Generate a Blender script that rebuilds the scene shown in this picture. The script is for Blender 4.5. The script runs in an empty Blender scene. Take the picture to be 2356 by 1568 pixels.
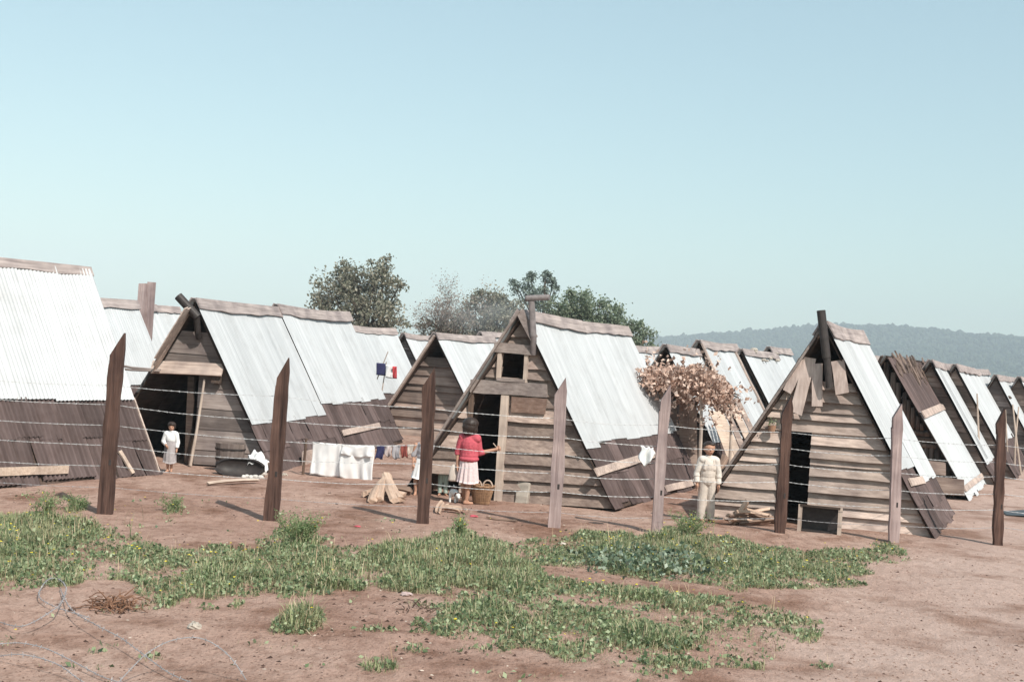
import bpy, bmesh, math, random
import numpy as np
from mathutils import Vector, Matrix, Quaternion

SC = bpy.context.scene
COL = SC.collection
R_ = math.radians

# ------------------------------------------------------------------ camera
FPX, CW, CH = 3000.0, 2356.0, 1568.0
PITCH, ROLL, EYE = 0.0108, 0.0632, 2.4
_F = Vector((0, math.cos(PITCH), math.sin(PITCH)))
_U0 = Vector((0, -math.sin(PITCH), math.cos(PITCH)))
_X = Vector((1, 0, 0))
_R = math.cos(ROLL) * _X + math.sin(ROLL) * _U0
_U = -math.sin(ROLL) * _X + math.cos(ROLL) * _U0
cam_d = bpy.data.cameras.new('camera')
cam_d.sensor_width = 36.0
cam_d.lens = 36.0 * FPX / CW
cam_d.clip_end = 9000
cam = bpy.data.objects.new('camera', cam_d)
COL.objects.link(cam)
m = Matrix.Identity(4)
for i in range(3):
    m[i][0], m[i][1], m[i][2] = _R[i], _U[i], -_F[i]
m[2][3] = EYE
cam.matrix_world = m
SC.camera = cam

# ------------------------------------------------------------------ sky, sun, exposure
SUN_EL = R_(48)
SUN_H = Vector((0.60, -0.80, 0)).normalized()
SUN = Vector((SUN_H.x * math.cos(SUN_EL), SUN_H.y * math.cos(SUN_EL), math.sin(SUN_EL)))
w = bpy.data.worlds.new('World')
SC.world = w
w.use_nodes = True
nt = w.node_tree
sky = nt.nodes.new('ShaderNodeTexSky')
sky.sky_type = 'NISHITA'
sky.sun_disc = False
sky.sun_elevation = SUN_EL
sky.sun_rotation = math.atan2(SUN_H.x, SUN_H.y)
sky.altitude = 0
sky.air_density = 1.0
sky.dust_density = 1.2
sky.ozone_density = 1.0
bg = nt.nodes['Background']
# the slide film's response to the sky: softer and more cyan
gm = nt.nodes.new('ShaderNodeGamma')
gm.inputs[1].default_value = .55
tn = nt.nodes.new('ShaderNodeMix')
tn.data_type = 'RGBA'
tn.blend_type = 'MULTIPLY'
tn.inputs[0].default_value = 1.0
tn.inputs[7].default_value = (1.97, 2.28, 2.12, 1)
nt.links.new(sky.outputs[0], gm.inputs[0])
nt.links.new(gm.outputs[0], tn.inputs[6])
nt.links.new(tn.outputs[2], bg.inputs[0])
bg.inputs[1].default_value = 0.15
sun_d = bpy.data.lights.new('sun', 'SUN')
sun_d.energy = 5.0
sun_d.angle = R_(0.53)
sun_d.color = (1.0, 0.94, 0.85)
sun = bpy.data.objects.new('sun', sun_d)
COL.objects.link(sun)
sun.rotation_euler = SUN.to_track_quat('Z', 'Y').to_euler()
SC.view_settings.view_transform = 'Standard'
SC.view_settings.look = 'None'
SC.view_settings.exposure = 0.12
SC.view_settings.gamma = 1.0

rng = random.Random(7)
nrg = np.random.default_rng(11)


# ------------------------------------------------------------------ geometry of the view
def ray(px, py):
    return _F + _R * ((px - CW / 2) / FPX) - _U * ((py - CH / 2) / FPX)


def at(px, py, y):
    """point seen at photo position (px, py) standing y metres ahead"""
    d = ray(px, py)
    return Vector((0, 0, EYE)) + d * (y / d.y)


def gp(px, py, z=0.0):
    d = ray(px, py)
    return Vector((0, 0, EYE)) + d * ((z - EYE) / d.z)


def vnoise(x, y, scale, seed):
    x = np.asarray(x, float) / scale + 1000.3
    y = np.asarray(y, float) / scale + 1000.7
    xi = np.floor(x).astype(np.int64)
    yi = np.floor(y).astype(np.int64)
    fx, fy = x - xi, y - yi
    fx = fx * fx * (3 - 2 * fx)
    fy = fy * fy * (3 - 2 * fy)

    def h(a, b):
        v = (a * 374761393 + b * 668265263 + seed * 982451653) & 0xffffffff
        v = ((v ^ (v >> 13)) * 1274126177) & 0xffffffff
        return ((v ^ (v >> 16)) & 0xffff) / 65535.0
    return (h(xi, yi) * (1 - fx) + h(xi + 1, yi) * fx) * (1 - fy) + (h(xi, yi + 1) * (1 - fx) + h(xi + 1, yi + 1) * fx) * fy


def ground_z(x, y):
    near = np.clip((60 - np.abs(np.asarray(y, float) - 15)) / 30, 0, 1)
    z = (vnoise(x, y, 2.3, 1) - .5) * .07 + (vnoise(x, y, .7, 2) - .5) * .03 + (vnoise(x, y, .25, 3) - .5) * .014
    return z * near


def gz(x, y):
    return float(ground_z(x, y))


# ------------------------------------------------------------------ materials
MATS = {}


def newmat(name):
    mt = bpy.data.materials.new(name)
    mt.use_nodes = True
    MATS[name] = mt
    n = mt.node_tree
    return mt, n, n.nodes['Principled BSDF']


def nd(n, typ, **kw):
    o = n.nodes.new(typ)
    for k, v in kw.items():
        if k.startswith('i_'):
            key = k[2:]
            o.inputs[int(key) if key.isdigit() else key].default_value = v
        else:
            setattr(o, k, v)
    return o


def ramp(n, fac, stops):
    r = n.nodes.new('ShaderNodeValToRGB')
    el = r.color_ramp.elements
    while len(el) < len(stops):
        el.new(0.5)
    for e, (p, c) in zip(el, stops):
        e.position = p
        e.color = (*c, 1) if len(c) == 3 else c
    n.links.new(fac, r.inputs[0])
    return r.outputs[0]


def mul(n, a, b, typ='MULTIPLY', fac=1.0):
    x = n.nodes.new('ShaderNodeMix')
    x.data_type = 'RGBA'
    x.blend_type = typ
    if isinstance(fac, float):
        x.inputs[0].default_value = fac
    else:
        n.links.new(fac, x.inputs[0])
    for s, v in ((6, a), (7, b)):
        if isinstance(v, tuple):
            x.inputs[s].default_value = (*v, 1)
        else:
            n.links.new(v, x.inputs[s])
    return x.outputs[2]


def island(n, lo, hi):
    g = n.nodes.new('ShaderNodeNewGeometry')
    r = n.nodes.new('ShaderNodeMapRange')
    r.inputs[3].default_value = lo
    r.inputs[4].default_value = hi
    n.links.new(g.outputs['Random Per Island'], r.inputs[0])
    return r.outputs[0], g.outputs['Random Per Island']


def m_wood(name, c1, c2, axis='x', var=(.55, 1.28), warm=.0, bump=.5):
    mt, n, p = newmat(name)
    tc = n.nodes.new('ShaderNodeTexCoord')
    mp = n.nodes.new('ShaderNodeMapping')
    sc = {'x': (1.2, 22, 22), 'y': (22, 1.2, 22), 'z': (22, 22, 1.2)}[axis]
    mp.inputs['Scale'].default_value = sc
    n.links.new(tc.outputs['Object'], mp.inputs[0])
    val, rnd = island(n, *var)
    off = n.nodes.new('ShaderNodeVectorMath')
    off.operation = 'SCALE'
    off.inputs[0].default_value = (37, 91, 53)
    n.links.new(rnd, off.inputs['Scale'])
    n.links.new(off.outputs[0], mp.inputs['Location'])
    no = nd(n, 'ShaderNodeTexNoise', i_Scale=1.0, i_Detail=7.0, i_Roughness=.65)
    n.links.new(mp.outputs[0], no.inputs['Vector'])
    col = ramp(n, no.outputs['Fac'], [(.3, c1), (.68, c2)])
    b = nd(n, 'ShaderNodeTexNoise', i_Scale=2.3, i_Detail=4.0)
    n.links.new(tc.outputs['Object'], b.inputs['Vector'])
    blot = ramp(n, b.outputs['Fac'], [(.35, (.72, .70, .70)), (.6, (1.05, 1.03, 1.0))])
    col = mul(n, col, blot)
    cc = n.nodes.new('ShaderNodeCombineColor')
    for i in range(3):
        n.links.new(val, cc.inputs[i])
    col = mul(n, col, cc.outputs[0])
    n.links.new(col, p.inputs['Base Color'])
    p.inputs['Roughness'].default_value = .85
    p.inputs['Specular IOR Level'].default_value = .2
    bp = nd(n, 'ShaderNodeBump', i_Strength=bump, i_Distance=.012)
    n.links.new(no.outputs['Fac'], bp.inputs['Height'])
    n.links.new(bp.outputs[0], p.inputs['Normal'])
    return mt


def m_sheet(name, c1, c2, rough=.5, var=(.9, 1.05), stain=(.75, .72, .70), stain_at=(.28, .45), spec=.4):
    """weathered sheet roofing; streaks run down the slope (local x and z), y is along the ridge"""
    mt, n, p = newmat(name)
    tc = n.nodes.new('ShaderNodeTexCoord')
    mp = n.nodes.new('ShaderNodeMapping')
    mp.inputs['Scale'].default_value = (.35, 7.0, .35)
    n.links.new(tc.outputs['Object'], mp.inputs[0])
    no = nd(n, 'ShaderNodeTexNoise', i_Scale=1.0, i_Detail=6.0, i_Roughness=.6)
    n.links.new(mp.outputs[0], no.inputs['Vector'])
    col = ramp(n, no.outputs['Fac'], [(.3, c1), (.7, c2)])
    b = nd(n, 'ShaderNodeTexNoise', i_Scale=1.7, i_Detail=6.0, i_Roughness=.7)
    n.links.new(tc.outputs['Object'], b.inputs['Vector'])
    col = mul(n, col, ramp(n, b.outputs['Fac'], [(stain_at[0], stain), (stain_at[1], (1, 1, 1))]))
    val, rnd = island(n, *var)
    cc = n.nodes.new('ShaderNodeCombineColor')
    for i in range(3):
        n.links.new(val, cc.inputs[i])
    col = mul(n, col, cc.outputs[0])
    n.links.new(col, p.inputs['Base Color'])
    p.inputs['Roughness'].default_value = rough
    p.inputs['Specular IOR Level'].default_value = spec
    return mt


def m_plain(name, c, rough=.8, var=(.85, 1.15), nscale=9.0, lo=.75, spec=.25, bump=0.0, coord='Object', transl=0.0):
    mt, n, p = newmat(name)
    tc = n.nodes.new('ShaderNodeTexCoord')
    no = nd(n, 'ShaderNodeTexNoise', i_Scale=nscale, i_Detail=5.0)
    n.links.new(tc.outputs[coord], no.inputs['Vector'])
    col = ramp(n, no.outputs['Fac'], [(.3, tuple(x * lo for x in c)), (.7, c)])
    val, rnd = island(n, *var)
    cc = n.nodes.new('ShaderNodeCombineColor')
    for i in range(3):
        n.links.new(val, cc.inputs[i])
    col = mul(n, col, cc.outputs[0])
    n.links.new(col, p.inputs['Base Color'])
    p.inputs['Roughness'].default_value = rough
    p.inputs['Specular IOR Level'].default_value = spec
    if bump:
        bp = nd(n, 'ShaderNodeBump', i_Strength=bump, i_Distance=.02)
        n.links.new(no.outputs['Fac'], bp.inputs['Height'])
        n.links.new(bp.outputs[0], p.inputs['Normal'])
    return mt


def m_leaf(name, stops, rough=.6, spec=.25, trans=.25, dry=None):
    """leaf colours picked per leaf from a ramp"""
    mt, n, p = newmat(name)
    g = n.nodes.new('ShaderNodeNewGeometry')
    col = ramp(n, g.outputs['Random Per Island'], stops)
    if dry:
        tc = n.nodes.new('ShaderNodeTexCoord')
        no = nd(n, 'ShaderNodeTexNoise', i_Scale=1.6, i_Detail=5.0, i_Roughness=.7)
        n.links.new(tc.outputs['Object'], no.inputs['Vector'])
        fac = ramp(n, no.outputs['Fac'], [(.42, (0, 0, 0)), (.68, (.75, .75, .75))])
        col = mul(n, col, dry, 'MIX', fac)
    n.links.new(col, p.inputs['Base Color'])
    p.inputs['Roughness'].default_value = rough
    p.inputs['Specular IOR Level'].default_value = spec
    if trans:
        tr = n.nodes.new('ShaderNodeBsdfTranslucent')
        n.links.new(col, tr.inputs[0])
        mx = n.nodes.new('ShaderNodeMixShader')
        mx.inputs[0].default_value = trans
        n.links.new(p.outputs[0], mx.inputs[1])
        n.links.new(tr.outputs[0], mx.inputs[2])
        n.links.new(mx.outputs[0], n.nodes['Material Output'].inputs[0])
    return mt


W_GABLE = m_wood('weathered_boards', (.22, .16, .138), (.46, .365, .32), 'x')
W_PALE = m_wood('bleached_boards', (.335, .26, .228), (.61, .497, .445), 'x', (.68, 1.2))
W_GREY = m_wood('grey_boards', (.18, .145, .135), (.34, .29, .275), 'x')
W_DARK = m_wood('dark_old_boards_and_shade', (.05, .036, .03), (.13, .095, .08), 'x')
W_LOG = m_wood('dark_logs', (.08, .056, .045), (.28, .20, .165), 'z', (.6, 1.3))
W_DECK = m_wood('roof_underside', (.04, .028, .023), (.10, .07, .058), 'y')  # darkened further to paint the shade inside the huts
W_RIDGE = m_wood('bleached_ridge', (.22, .185, .18), (.46, .395, .385), 'y', (.8, 1.15))
W_POSTG = m_wood('post_grey', (.26, .19, .185), (.47, .37, .365), 'z', (.95, 1.05), bump=1.6)
W_POSTB = m_wood('post_brown', (.03, .017, .015), (.15, .087, .07), 'z', (.95, 1.05), bump=1.6)
W_FRESH = m_wood('fresh_wood', (.40, .30, .24), (.62, .505, .425), 'x', (.8, 1.15))
W_FRESHZ = m_wood('fresh_wood_upright', (.36, .285, .24), (.58, .485, .425), 'z', (.8, 1.15))
W_BARK = m_wood('bark', (.06, .04, .032), (.16, .11, .085), 'z', (.8, 1.2), bump=1.0)
S_METAL = m_sheet('galvanised_sheet', (.42, .428, .44), (.55, .557, .57), .55, (.92, 1.05), (.84, .83, .82), (.28, .5))
S_TAR = m_sheet('tarred_sheet', (.065, .045, .043), (.165, .122, .118), .8, (.65, 1.2), (.7, .65, .62), (.3, .6), .2)
IRON = m_plain('sooty_iron_and_shade', (.045, .035, .033), .6, (.9, 1.1), 12, .5, .4)  # also the painted shade in the crate and the peg holes
ZINC = m_plain('dull_zinc', (.22, .19, .19), .5, (.9, 1.1), 12, .6, .4)
WIRE = m_plain('galvanised_wire', (.50, .50, .51), .4, (.95, 1.05), 40, .9, .6)
WIREG = m_plain('old_wire', (.38, .37, .385), .4, (.95, 1.05), 40, .7, .5)
CLOTH_W = m_plain('white_cloth', (.80, .79, .79), .9, (.95, 1.03), 3, .93, .1)
CLOTH_C = m_plain('cream_cloth', (.60, .52, .46), .9, (.95, 1.03), 9, .85, .1)
CLOTH_G = m_plain('grey_cloth', (.42, .40, .42), .9, (.95, 1.03), 9, .8, .1)
CLOTH_R = m_plain('red_knit', (.56, .11, .14), .95, (.95, 1.03), 30, .75, .1)
CLOTH_B = m_plain('navy_cloth', (.05, .05, .12), .9, (.95, 1.03), 9, .8, .1)
CLOTH_D = m_plain('dark_cloth', (.06, .05, .055), .9, (.95, 1.03), 9, .8, .1)
CLOTH_GN = m_plain('pale_green_cloth', (.46, .56, .50), .9, (.95, 1.03), 9, .85, .1)
SKIN = m_plain('skin', (.46, .255, .175), .6, (.98, 1.02), 20, .92, .3)
HAIR = m_plain('dark_hair', (.045, .028, .022), .5, (.95, 1.05), 60, .5, .4)
STONE = m_plain('pale_stone', (.50, .44, .38), .9, (.85, 1.1), 6, .65, .2, .6)
FUR_W = m_plain('white_fur', (.72, .70, .67), .9, (.97, 1.03), 30, .85, .1)
FUR_B = m_plain('brown_fur', (.13, .055, .04), .9, (.97, 1.03), 30, .7, .1)
WICKER = m_plain('wicker', (.40, .235, .14), .75, (.7, 1.25), 25, .6, .25)
CLAY = m_plain('clay', (.35, .20, .13), .8, (.9, 1.1), 15, .8)


def m_ground():
    mt, n, p = newmat('bare_earth')
    tc = n.nodes.new('ShaderNodeTexCoord')
    a = nd(n, 'ShaderNodeTexNoise', i_Scale=.45, i_Detail=8.0, i_Roughness=.6)
    b = nd(n, 'ShaderNodeTexNoise', i_Scale=7.0, i_Detail=8.0, i_Roughness=.7)
    c = nd(n, 'ShaderNodeTexNoise', i_Scale=38.0, i_Detail=4.0, i_Roughness=.7)
    mpx = n.nodes.new('ShaderNodeMapping')
    mpx.inputs['Scale'].default_value = (1, .62, 1)
    n.links.new(tc.outputs['Object'], mpx.inputs[0])
    for x in (a, b, c):
        n.links.new(mpx.outputs[0], x.inputs['Vector'])
    col = ramp(n, a.outputs['Fac'], [(.30, (.30, .182, .142)), (.5, (.385, .252, .202)), (.70, (.46, .325, .268))])
    col = mul(n, col, ramp(n, b.outputs['Fac'], [(.33, (.66, .60, .57)), (.52, (1, 1, 1)), (.72, (1.12, 1.1, 1.1))]))
    col = mul(n, col, ramp(n, c.outputs['Fac'], [(.30, (.62, .58, .55)), (.46, (1, 1, 1)), (.75, (1.1, 1.1, 1.1))]))
    # trodden pale track that crosses the right-hand side
    sep = n.nodes.new('ShaderNodeSeparateXYZ')
    n.links.new(tc.outputs['Object'], sep.inputs[0])
    ma = nd(n, 'ShaderNodeMath', operation='MULTIPLY_ADD')
    ma.inputs[1].default_value = -.42
    n.links.new(sep.outputs['Y'], ma.inputs[0])
    n.links.new(sep.outputs['X'], ma.inputs[2])
    mb2 = nd(n, 'ShaderNodeMath', operation='MULTIPLY_ADD')
    mb2.inputs[1].default_value = 2.6
    n.links.new(a.outputs['Fac'], mb2.inputs[0])
    n.links.new(ma.outputs[0], mb2.inputs[2])
    mr = nd(n, 'ShaderNodeMapRange')
    mr.inputs[1].default_value = -1.5
    mr.inputs[2].default_value = .2
    n.links.new(mb2.outputs[0], mr.inputs[0])
    pale = mul(n, (.49, .362, .315), ramp(n, c.outputs['Fac'], [(.30, (.84, .82, .8)), (.5, (1, 1, 1))]))
    pale = mul(n, pale, ramp(n, b.outputs['Fac'], [(.34, (.86, .84, .82)), (.6, (1, 1, 1))]))
    fm = nd(n, 'ShaderNodeMath', operation='MULTIPLY')
    fm.inputs[1].default_value = .8
    n.links.new(mr.outputs[0], fm.inputs[0])
    col = mul(n, col, pale, 'MIX', fm.outputs[0])
    # dark damp trampled patches
    dmp = nd(n, 'ShaderNodeTexNoise', i_Scale=.9, i_Detail=5.0, i_Roughness=.6)
    mpd = n.nodes.new('ShaderNodeMapping')
    mpd.inputs['Scale'].default_value = (.8, .8, 1)
    mpd.inputs['Location'].default_value = (3.3, 1.7, 0)
    n.links.new(tc.outputs['Object'], mpd.inputs[0])
    n.links.new(mpd.outputs[0], dmp.inputs['Vector'])
    col = mul(n, col, ramp(n, dmp.outputs['Fac'], [(.36, (.62, .54, .49)), (.50, (1, 1, 1))]))
    n.links.new(col, p.inputs['Base Color'])
    p.inputs['Roughness'].default_value = .95
    p.inputs['Specular IOR Level'].default_value = .08
    s = n.nodes.new('ShaderNodeMath')
    s.operation = 'ADD'
    n.links.new(b.outputs['Fac'], s.inputs[0])
    s2 = n.nodes.new('ShaderNodeMath')
    s2.operation = 'MULTIPLY'
    s2.inputs[1].default_value = .35
    n.links.new(c.outputs['Fac'], s2.inputs[0])
    n.links.new(s2.outputs[0], s.inputs[1])
    bp = nd(n, 'ShaderNodeBump', i_Strength=.8, i_Distance=.07)
    n.links.new(s.outputs[0], bp.inputs['Height'])
    n.links.new(bp.outputs[0], p.inputs['Normal'])
    return mt


EARTH = m_ground()
GRASS = m_leaf('grass_blades', [(0, (.05, .085, .04)), (.2, (.14, .20, .085)), (.5, (.28, .34, .165)), (.76, (.44, .48, .27)), (.86, (.52, .45, .29)), (1, (.66, .55, .40))], .55, .3, .3, (.36, .32, .19))
WEED = m_leaf('weed_leaves', [(0, (.06, .10, .05)), (.5, (.17, .23, .11)), (1, (.42, .47, .29))], .5, .4, .25)
FLOWER = m_leaf('yellow_petals', [(0, (.75, .55, .03)), (1, (.85, .70, .08))], .6, .2, .2)
TWIG_LEAF = m_leaf('dry_leaves', [(0, (.21, .12, .09)), (.3, (.57, .39, .31)), (1, (.86, .68, .585))], .8, .1, .25)
STRAW = m_leaf('straw', [(0, (.35, .24, .15)), (1, (.62, .48, .34))], .8, .1, .1)


# ------------------------------------------------------------------ mesh helpers
class MB:
    def __init__(self):
        self.v = []
        self.f = []

    def add(self, vs, fs):
        o = len(self.v)
        self.v += [tuple(x) for x in vs]
        self.f += [tuple(i + o for i in f) for f in fs]

    def hexa(self, a):
        """8 corners: 0-3 bottom ring, 4-7 top ring"""
        self.add(a, [(0, 3, 2, 1), (4, 5, 6, 7), (0, 1, 5, 4), (1, 2, 6, 5), (2, 3, 7, 6), (3, 0, 4, 7)])

    def box(self, lo, hi):
        x0, y0, z0 = lo
        x1, y1, z1 = hi
        self.hexa([(x0, y0, z0), (x1, y0, z0), (x1, y1, z0), (x0, y1, z0), (x0, y0, z1), (x1, y0, z1), (x1, y1, z1), (x0, y1, z1)])

    def plank(self, a, b, width, thick, side=None, seg=4, warp=.01, endj=.0):
        """a board from a to b, `side` the direction of its width"""
        a, b = Vector(a), Vector(b)
        d = (b - a).normalized()
        s = Vector(side) if side is not None else d.cross(Vector((0, 0, 1)))
        if s.length < 1e-4:
            s = Vector((1, 0, 0))
        s = (s - d * s.dot(d)).normalized()
        t = d.cross(s).normalized()
        rings = []
        L = (b - a).length
        for i in range(seg + 1):
            f = i / seg
            c = a + (b - a) * f + t * rng.uniform(-warp, warp) + s * rng.uniform(-warp, warp) * .5
            wd = width * (1 + rng.uniform(-.04, .04)) / 2
            e = rng.uniform(-endj, endj) if i in (0, seg) else 0
            e2 = rng.uniform(-endj, endj) if i in (0, seg) else 0
            rings.append([c - s * wd - t * thick / 2 + d * e, c + s * wd - t * thick / 2 + d * e2, c + s * wd + t * thick / 2 + d * e2, c - s * wd + t * thick / 2 + d * e])
        vs = [p for r in rings for p in r]
        fs = [(3, 2, 1, 0)]
        for i in range(seg):
            o = i * 4
            for k in range(4):
                fs.append((o + k, o + (k + 1) % 4, o + 4 + (k + 1) % 4, o + 4 + k))
        o = seg * 4
        fs.append((o, o + 1, o + 2, o + 3))
        self.add(vs, fs)

    def tube(self, pts, radii, n=8, cap=True):
        pts = [Vector(p) for p in pts]
        if not hasattr(radii, '__len__'):
            radii = [radii] * len(pts)
        vs, fs = [], []
        ref = None
        for i, p in enumerate(pts):
            d = (pts[min(i + 1, len(pts) - 1)] - pts[max(i - 1, 0)])
            d = d.normalized() if d.length > 1e-9 else Vector((0, 0, 1))
            if ref is None:
                ref = d.orthogonal().normalized()
            ref = ref - d * ref.dot(d)
            ref = ref.normalized() if ref.length > 1e-6 else d.orthogonal().normalized()
            q = d.cross(ref)
            for k in range(n):
                a = 2 * math.pi * k / n
                vs.append(p + (ref * math.cos(a) + q * math.sin(a)) * radii[i])
        for i in range(len(pts) - 1):
            for k in range(n):
                fs.append((i * n + k, i * n + (k + 1) % n, (i + 1) * n + (k + 1) % n, (i + 1) * n + k))
        if cap:
            fs.append(tuple(range(n - 1, -1, -1)))
            o = (len(pts) - 1) * n
            fs.append(tuple(range(o, o + n)))
        self.add(vs, fs)

    def lathe(self, prof, n=24, c=(0, 0, 0), sx=1, sy=1, rf=None):
        vs, fs = [], []
        for (r, z) in prof:
            for k in range(n):
                a = 2 * math.pi * k / n
                rr = r * (rf(a, z) if rf else 1)
                vs.append((c[0] + rr * math.cos(a) * sx, c[1] + rr * math.sin(a) * sy, c[2] + z))
        for i in range(len(prof) - 1):
            for k in range(n):
                fs.append((i * n + k, i * n + (k + 1) % n, (i + 1) * n + (k + 1) % n, (i + 1) * n + k))
        self.add(vs, fs)

    def build(self, name, mat, parent=None, smooth=False):
        me = bpy.data.meshes.new(name)
        me.from_pydata(self.v, [], self.f)
        me.update()
        if mat is not None:
            me.materials.append(mat)
        if smooth:
            me.polygons.foreach_set('use_smooth', [True] * len(me.polygons))
        o = bpy.data.objects.new(name, me)
        COL.objects.link(o)
        if parent is not None:
            o.parent = parent
        return o


def np_mesh(name, verts, quads=None, tris=None, mat=None, parent=None, smooth=False):
    me = bpy.data.meshes.new(name)
    nq = 0 if quads is None else len(quads)
    ntr = 0 if tris is None else len(tris)
    me.vertices.add(len(verts))
    me.vertices.foreach_set('co', np.asarray(verts, np.float32).ravel())
    loops = []
    if nq:
        loops.append(np.asarray(quads).ravel())
    if ntr:
        loops.append(np.asarray(tris).ravel())
    loops = np.concatenate(loops).astype(np.int32)
    me.loops.add(len(loops))
    me.loops.foreach_set('vertex_index', loops)
    st = np.concatenate([np.arange(nq) * 4, nq * 4 + np.arange(ntr) * 3]).astype(np.int32)
    me.polygons.add(nq + ntr)
    me.polygons.foreach_set('loop_start', st)
    if smooth:
        me.polygons.foreach_set('use_smooth', np.ones(nq + ntr, bool))
    me.update(calc_edges=True)
    me.validate()
    if mat:
        me.materials.append(mat)
    o = bpy.data.objects.new(name, me)
    COL.objects.link(o)
    if parent is not None:
        o.parent = parent
    return o


def tag(o, label=None, cat=None, group=None, kind=None):
    if label:
        o['label'] = label
    if cat:
        o['category'] = cat
    if group:
        o['group'] = group
    if kind:
        o['kind'] = kind
    return o


def thing(name, label, cat, loc=(0, 0, 0), rz=0.0, group=None):
    o = bpy.data.objects.new(name, None)
    o.empty_display_size = .2
    COL.objects.link(o)
    o.location = loc
    o.rotation_euler = (0, 0, rz)
    return tag(o, label, cat, group)


# ------------------------------------------------------------------ ground, hill
def axis(lo, hi, step, far_lo, far_hi):
    a = list(np.arange(lo, hi + 1e-6, step))
    s, x = step, hi
    while x < far_hi:
        s *= 1.35
        x += s
        a.append(x)
    s, x = step, lo
    while x > far_lo:
        s *= 1.35
        x -= s
        a.insert(0, x)
    return np.array(a)


gx = axis(-11, 13, .085, -4200, 4200)
gy = axis(7.5, 31, .085, -60, 5200)
GX, GY = np.meshgrid(gx, gy)
GZ = ground_z(GX, GY)
nxg, nyg = len(gx), len(gy)
idx = np.arange(nxg * nyg).reshape(nyg, nxg)
quads = np.stack([idx[:-1, :-1], idx[:-1, 1:], idx[1:, 1:], idx[1:, :-1]], -1).reshape(-1, 4)
o = np_mesh('ground', np.stack([GX, GY, GZ], -1).reshape(-1, 3), quads, None, EARTH, smooth=True)
tag(o, kind='structure')

HILL_Y = 2600.0
HP = [(-900, 930), (0, 880), (700, 800), (1200, 790), (1490, 781), (1600, 773), (1720, 765), (1800, 757), (1880, 750), (2000, 751), (2080, 754), (2130, 760), (2240, 772), (2356, 779), (2600, 800), (3200, 850), (3800, 900)]


def hill_h(x):
    px = x
    return px


def build_hill():
    xs = np.linspace(-1000, 3900, 700)
    prof = np.interp(xs, [p[0] for p in HP], [p[1] for p in HP])
    prof = np.convolve(np.pad(prof, 6, 'edge'), np.ones(13) / 13, 'valid')
    top = np.array([at(a, b, HILL_Y) for a, b in zip(xs, prof)])
    rows = [(-.75, 0.0), (-.62, .08), (-.5, .22), (-.38, .42), (-.25, .64), (-.12, .86), (0, 1.0), (.05, .8), (.11, .3), (.16, -.05)]
    V = []
    for dy, fz in rows:
        y = HILL_Y + dy * 1200
        sc_ = y / HILL_Y
        wob = (vnoise(top[:, 0], np.full(len(top), y), 200, 5) - .5) * 26 * (1 if 0 < fz < 1 else 0)
        z = np.maximum(top[:, 2], 3) * fz + wob - (1.0 if fz <= 0 else 0)
        V.append(np.stack([top[:, 0], np.full(len(top), y), z], -1))
    V = np.array(V)
    nr, nc = V.shape[:2]
    ix = np.arange(nr * nc).reshape(nr, nc)
    q = np.stack([ix[:-1, :-1], ix[:-1, 1:], ix[1:, 1:], ix[1:, :-1]], -1).reshape(-1, 4)
    mt, n, p = newmat('hill_scrub')
    tc = n.nodes.new('ShaderNodeTexCoord')
    no = nd(n, 'ShaderNodeTexNoise', i_Scale=.03, i_Detail=9.0, i_Roughness=.65)
    n.links.new(tc.outputs['Object'], no.inputs['Vector'])
    n.links.new(ramp(n, no.outputs['Fac'], [(.35, (.035, .05, .035)), (.65, (.085, .10, .06))]), p.inputs['Base Color'])
    p.inputs['Roughness'].default_value = 1.0
    p.inputs['Specular IOR Level'].default_value = 0
    ob = np_mesh('hill', V.reshape(-1, 3), q, None, mt, smooth=True)
    tag(ob, kind='structure')
    # the wood that covers it, far off: one mass of small crowns
    N = 26000
    ci = nrg.integers(250, nc - 60, N)
    rr = nrg.random(N) ** .6 * 5.6
    ncrest = 5200
    rr[:ncrest] = 5.7 + nrg.random(ncrest) * .5
    r0 = np.floor(rr).astype(int)
    fr = (rr - r0)[:, None]
    base = V[r0, ci] * (1 - fr) + V[r0 + 1, ci] * fr
    base = base + np.stack([nrg.normal(0, 3.4, N), nrg.normal(0, 5, N), np.full(N, -1.0)], -1)
    hgt = nrg.uniform(2.6, 7.2, N) * (1 + (nrg.random(N) > .93) * .6)
    rad = hgt * nrg.uniform(.4, .8, N)
    ring = []
    k = 5
    for lev, (zf, rf) in enumerate([(.0, .55), (.45, 1.0), (.8, .6)]):
        for j in range(k):
            a = 2 * math.pi * j / k + nrg.random(N) * .8
            rj = rad * rf * nrg.uniform(.7, 1.2, N)
            ring.append(base + np.stack([np.cos(a) * rj, np.sin(a) * rj, hgt * zf * nrg.uniform(.9, 1.1, N)], -1))
    ring.append(base + np.stack([np.zeros(N), np.zeros(N), hgt], -1))
    P = np.stack(ring, 1)
    nv = P.shape[1]
    off = (np.arange(N) * nv)[:, None, None]
    fq = np.array([[l * k + j, l * k + (j + 1) % k, (l + 1) * k + (j + 1) % k, (l + 1) * k + j] for l in range(2) for j in range(k)])
    ft = np.array([[2 * k + j, 2 * k + (j + 1) % k, 3 * k] for j in range(k)])
    wd = np_mesh('forest', P.reshape(-1, 3), (fq[None] + off).reshape(-1, 4), (ft[None] + off).reshape(-1, 3),
                 m_leaf('far_forest', [(0, (.018, .03, .02)), (1, (.06, .08, .045))], .9, .0, 0))
    tag(wd, 'far dark wood covering the blue hill behind the huts', 'forest', kind='stuff')


build_hill()


# ------------------------------------------------------------------ huts
class Hut:
    pass


def shear_m(delta):
    """the gable of some huts is not square to the ridge"""
    M = Matrix.Identity(4)
    M[0][0] = math.cos(delta)
    M[1][0] = math.sin(delta)
    return M


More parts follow.
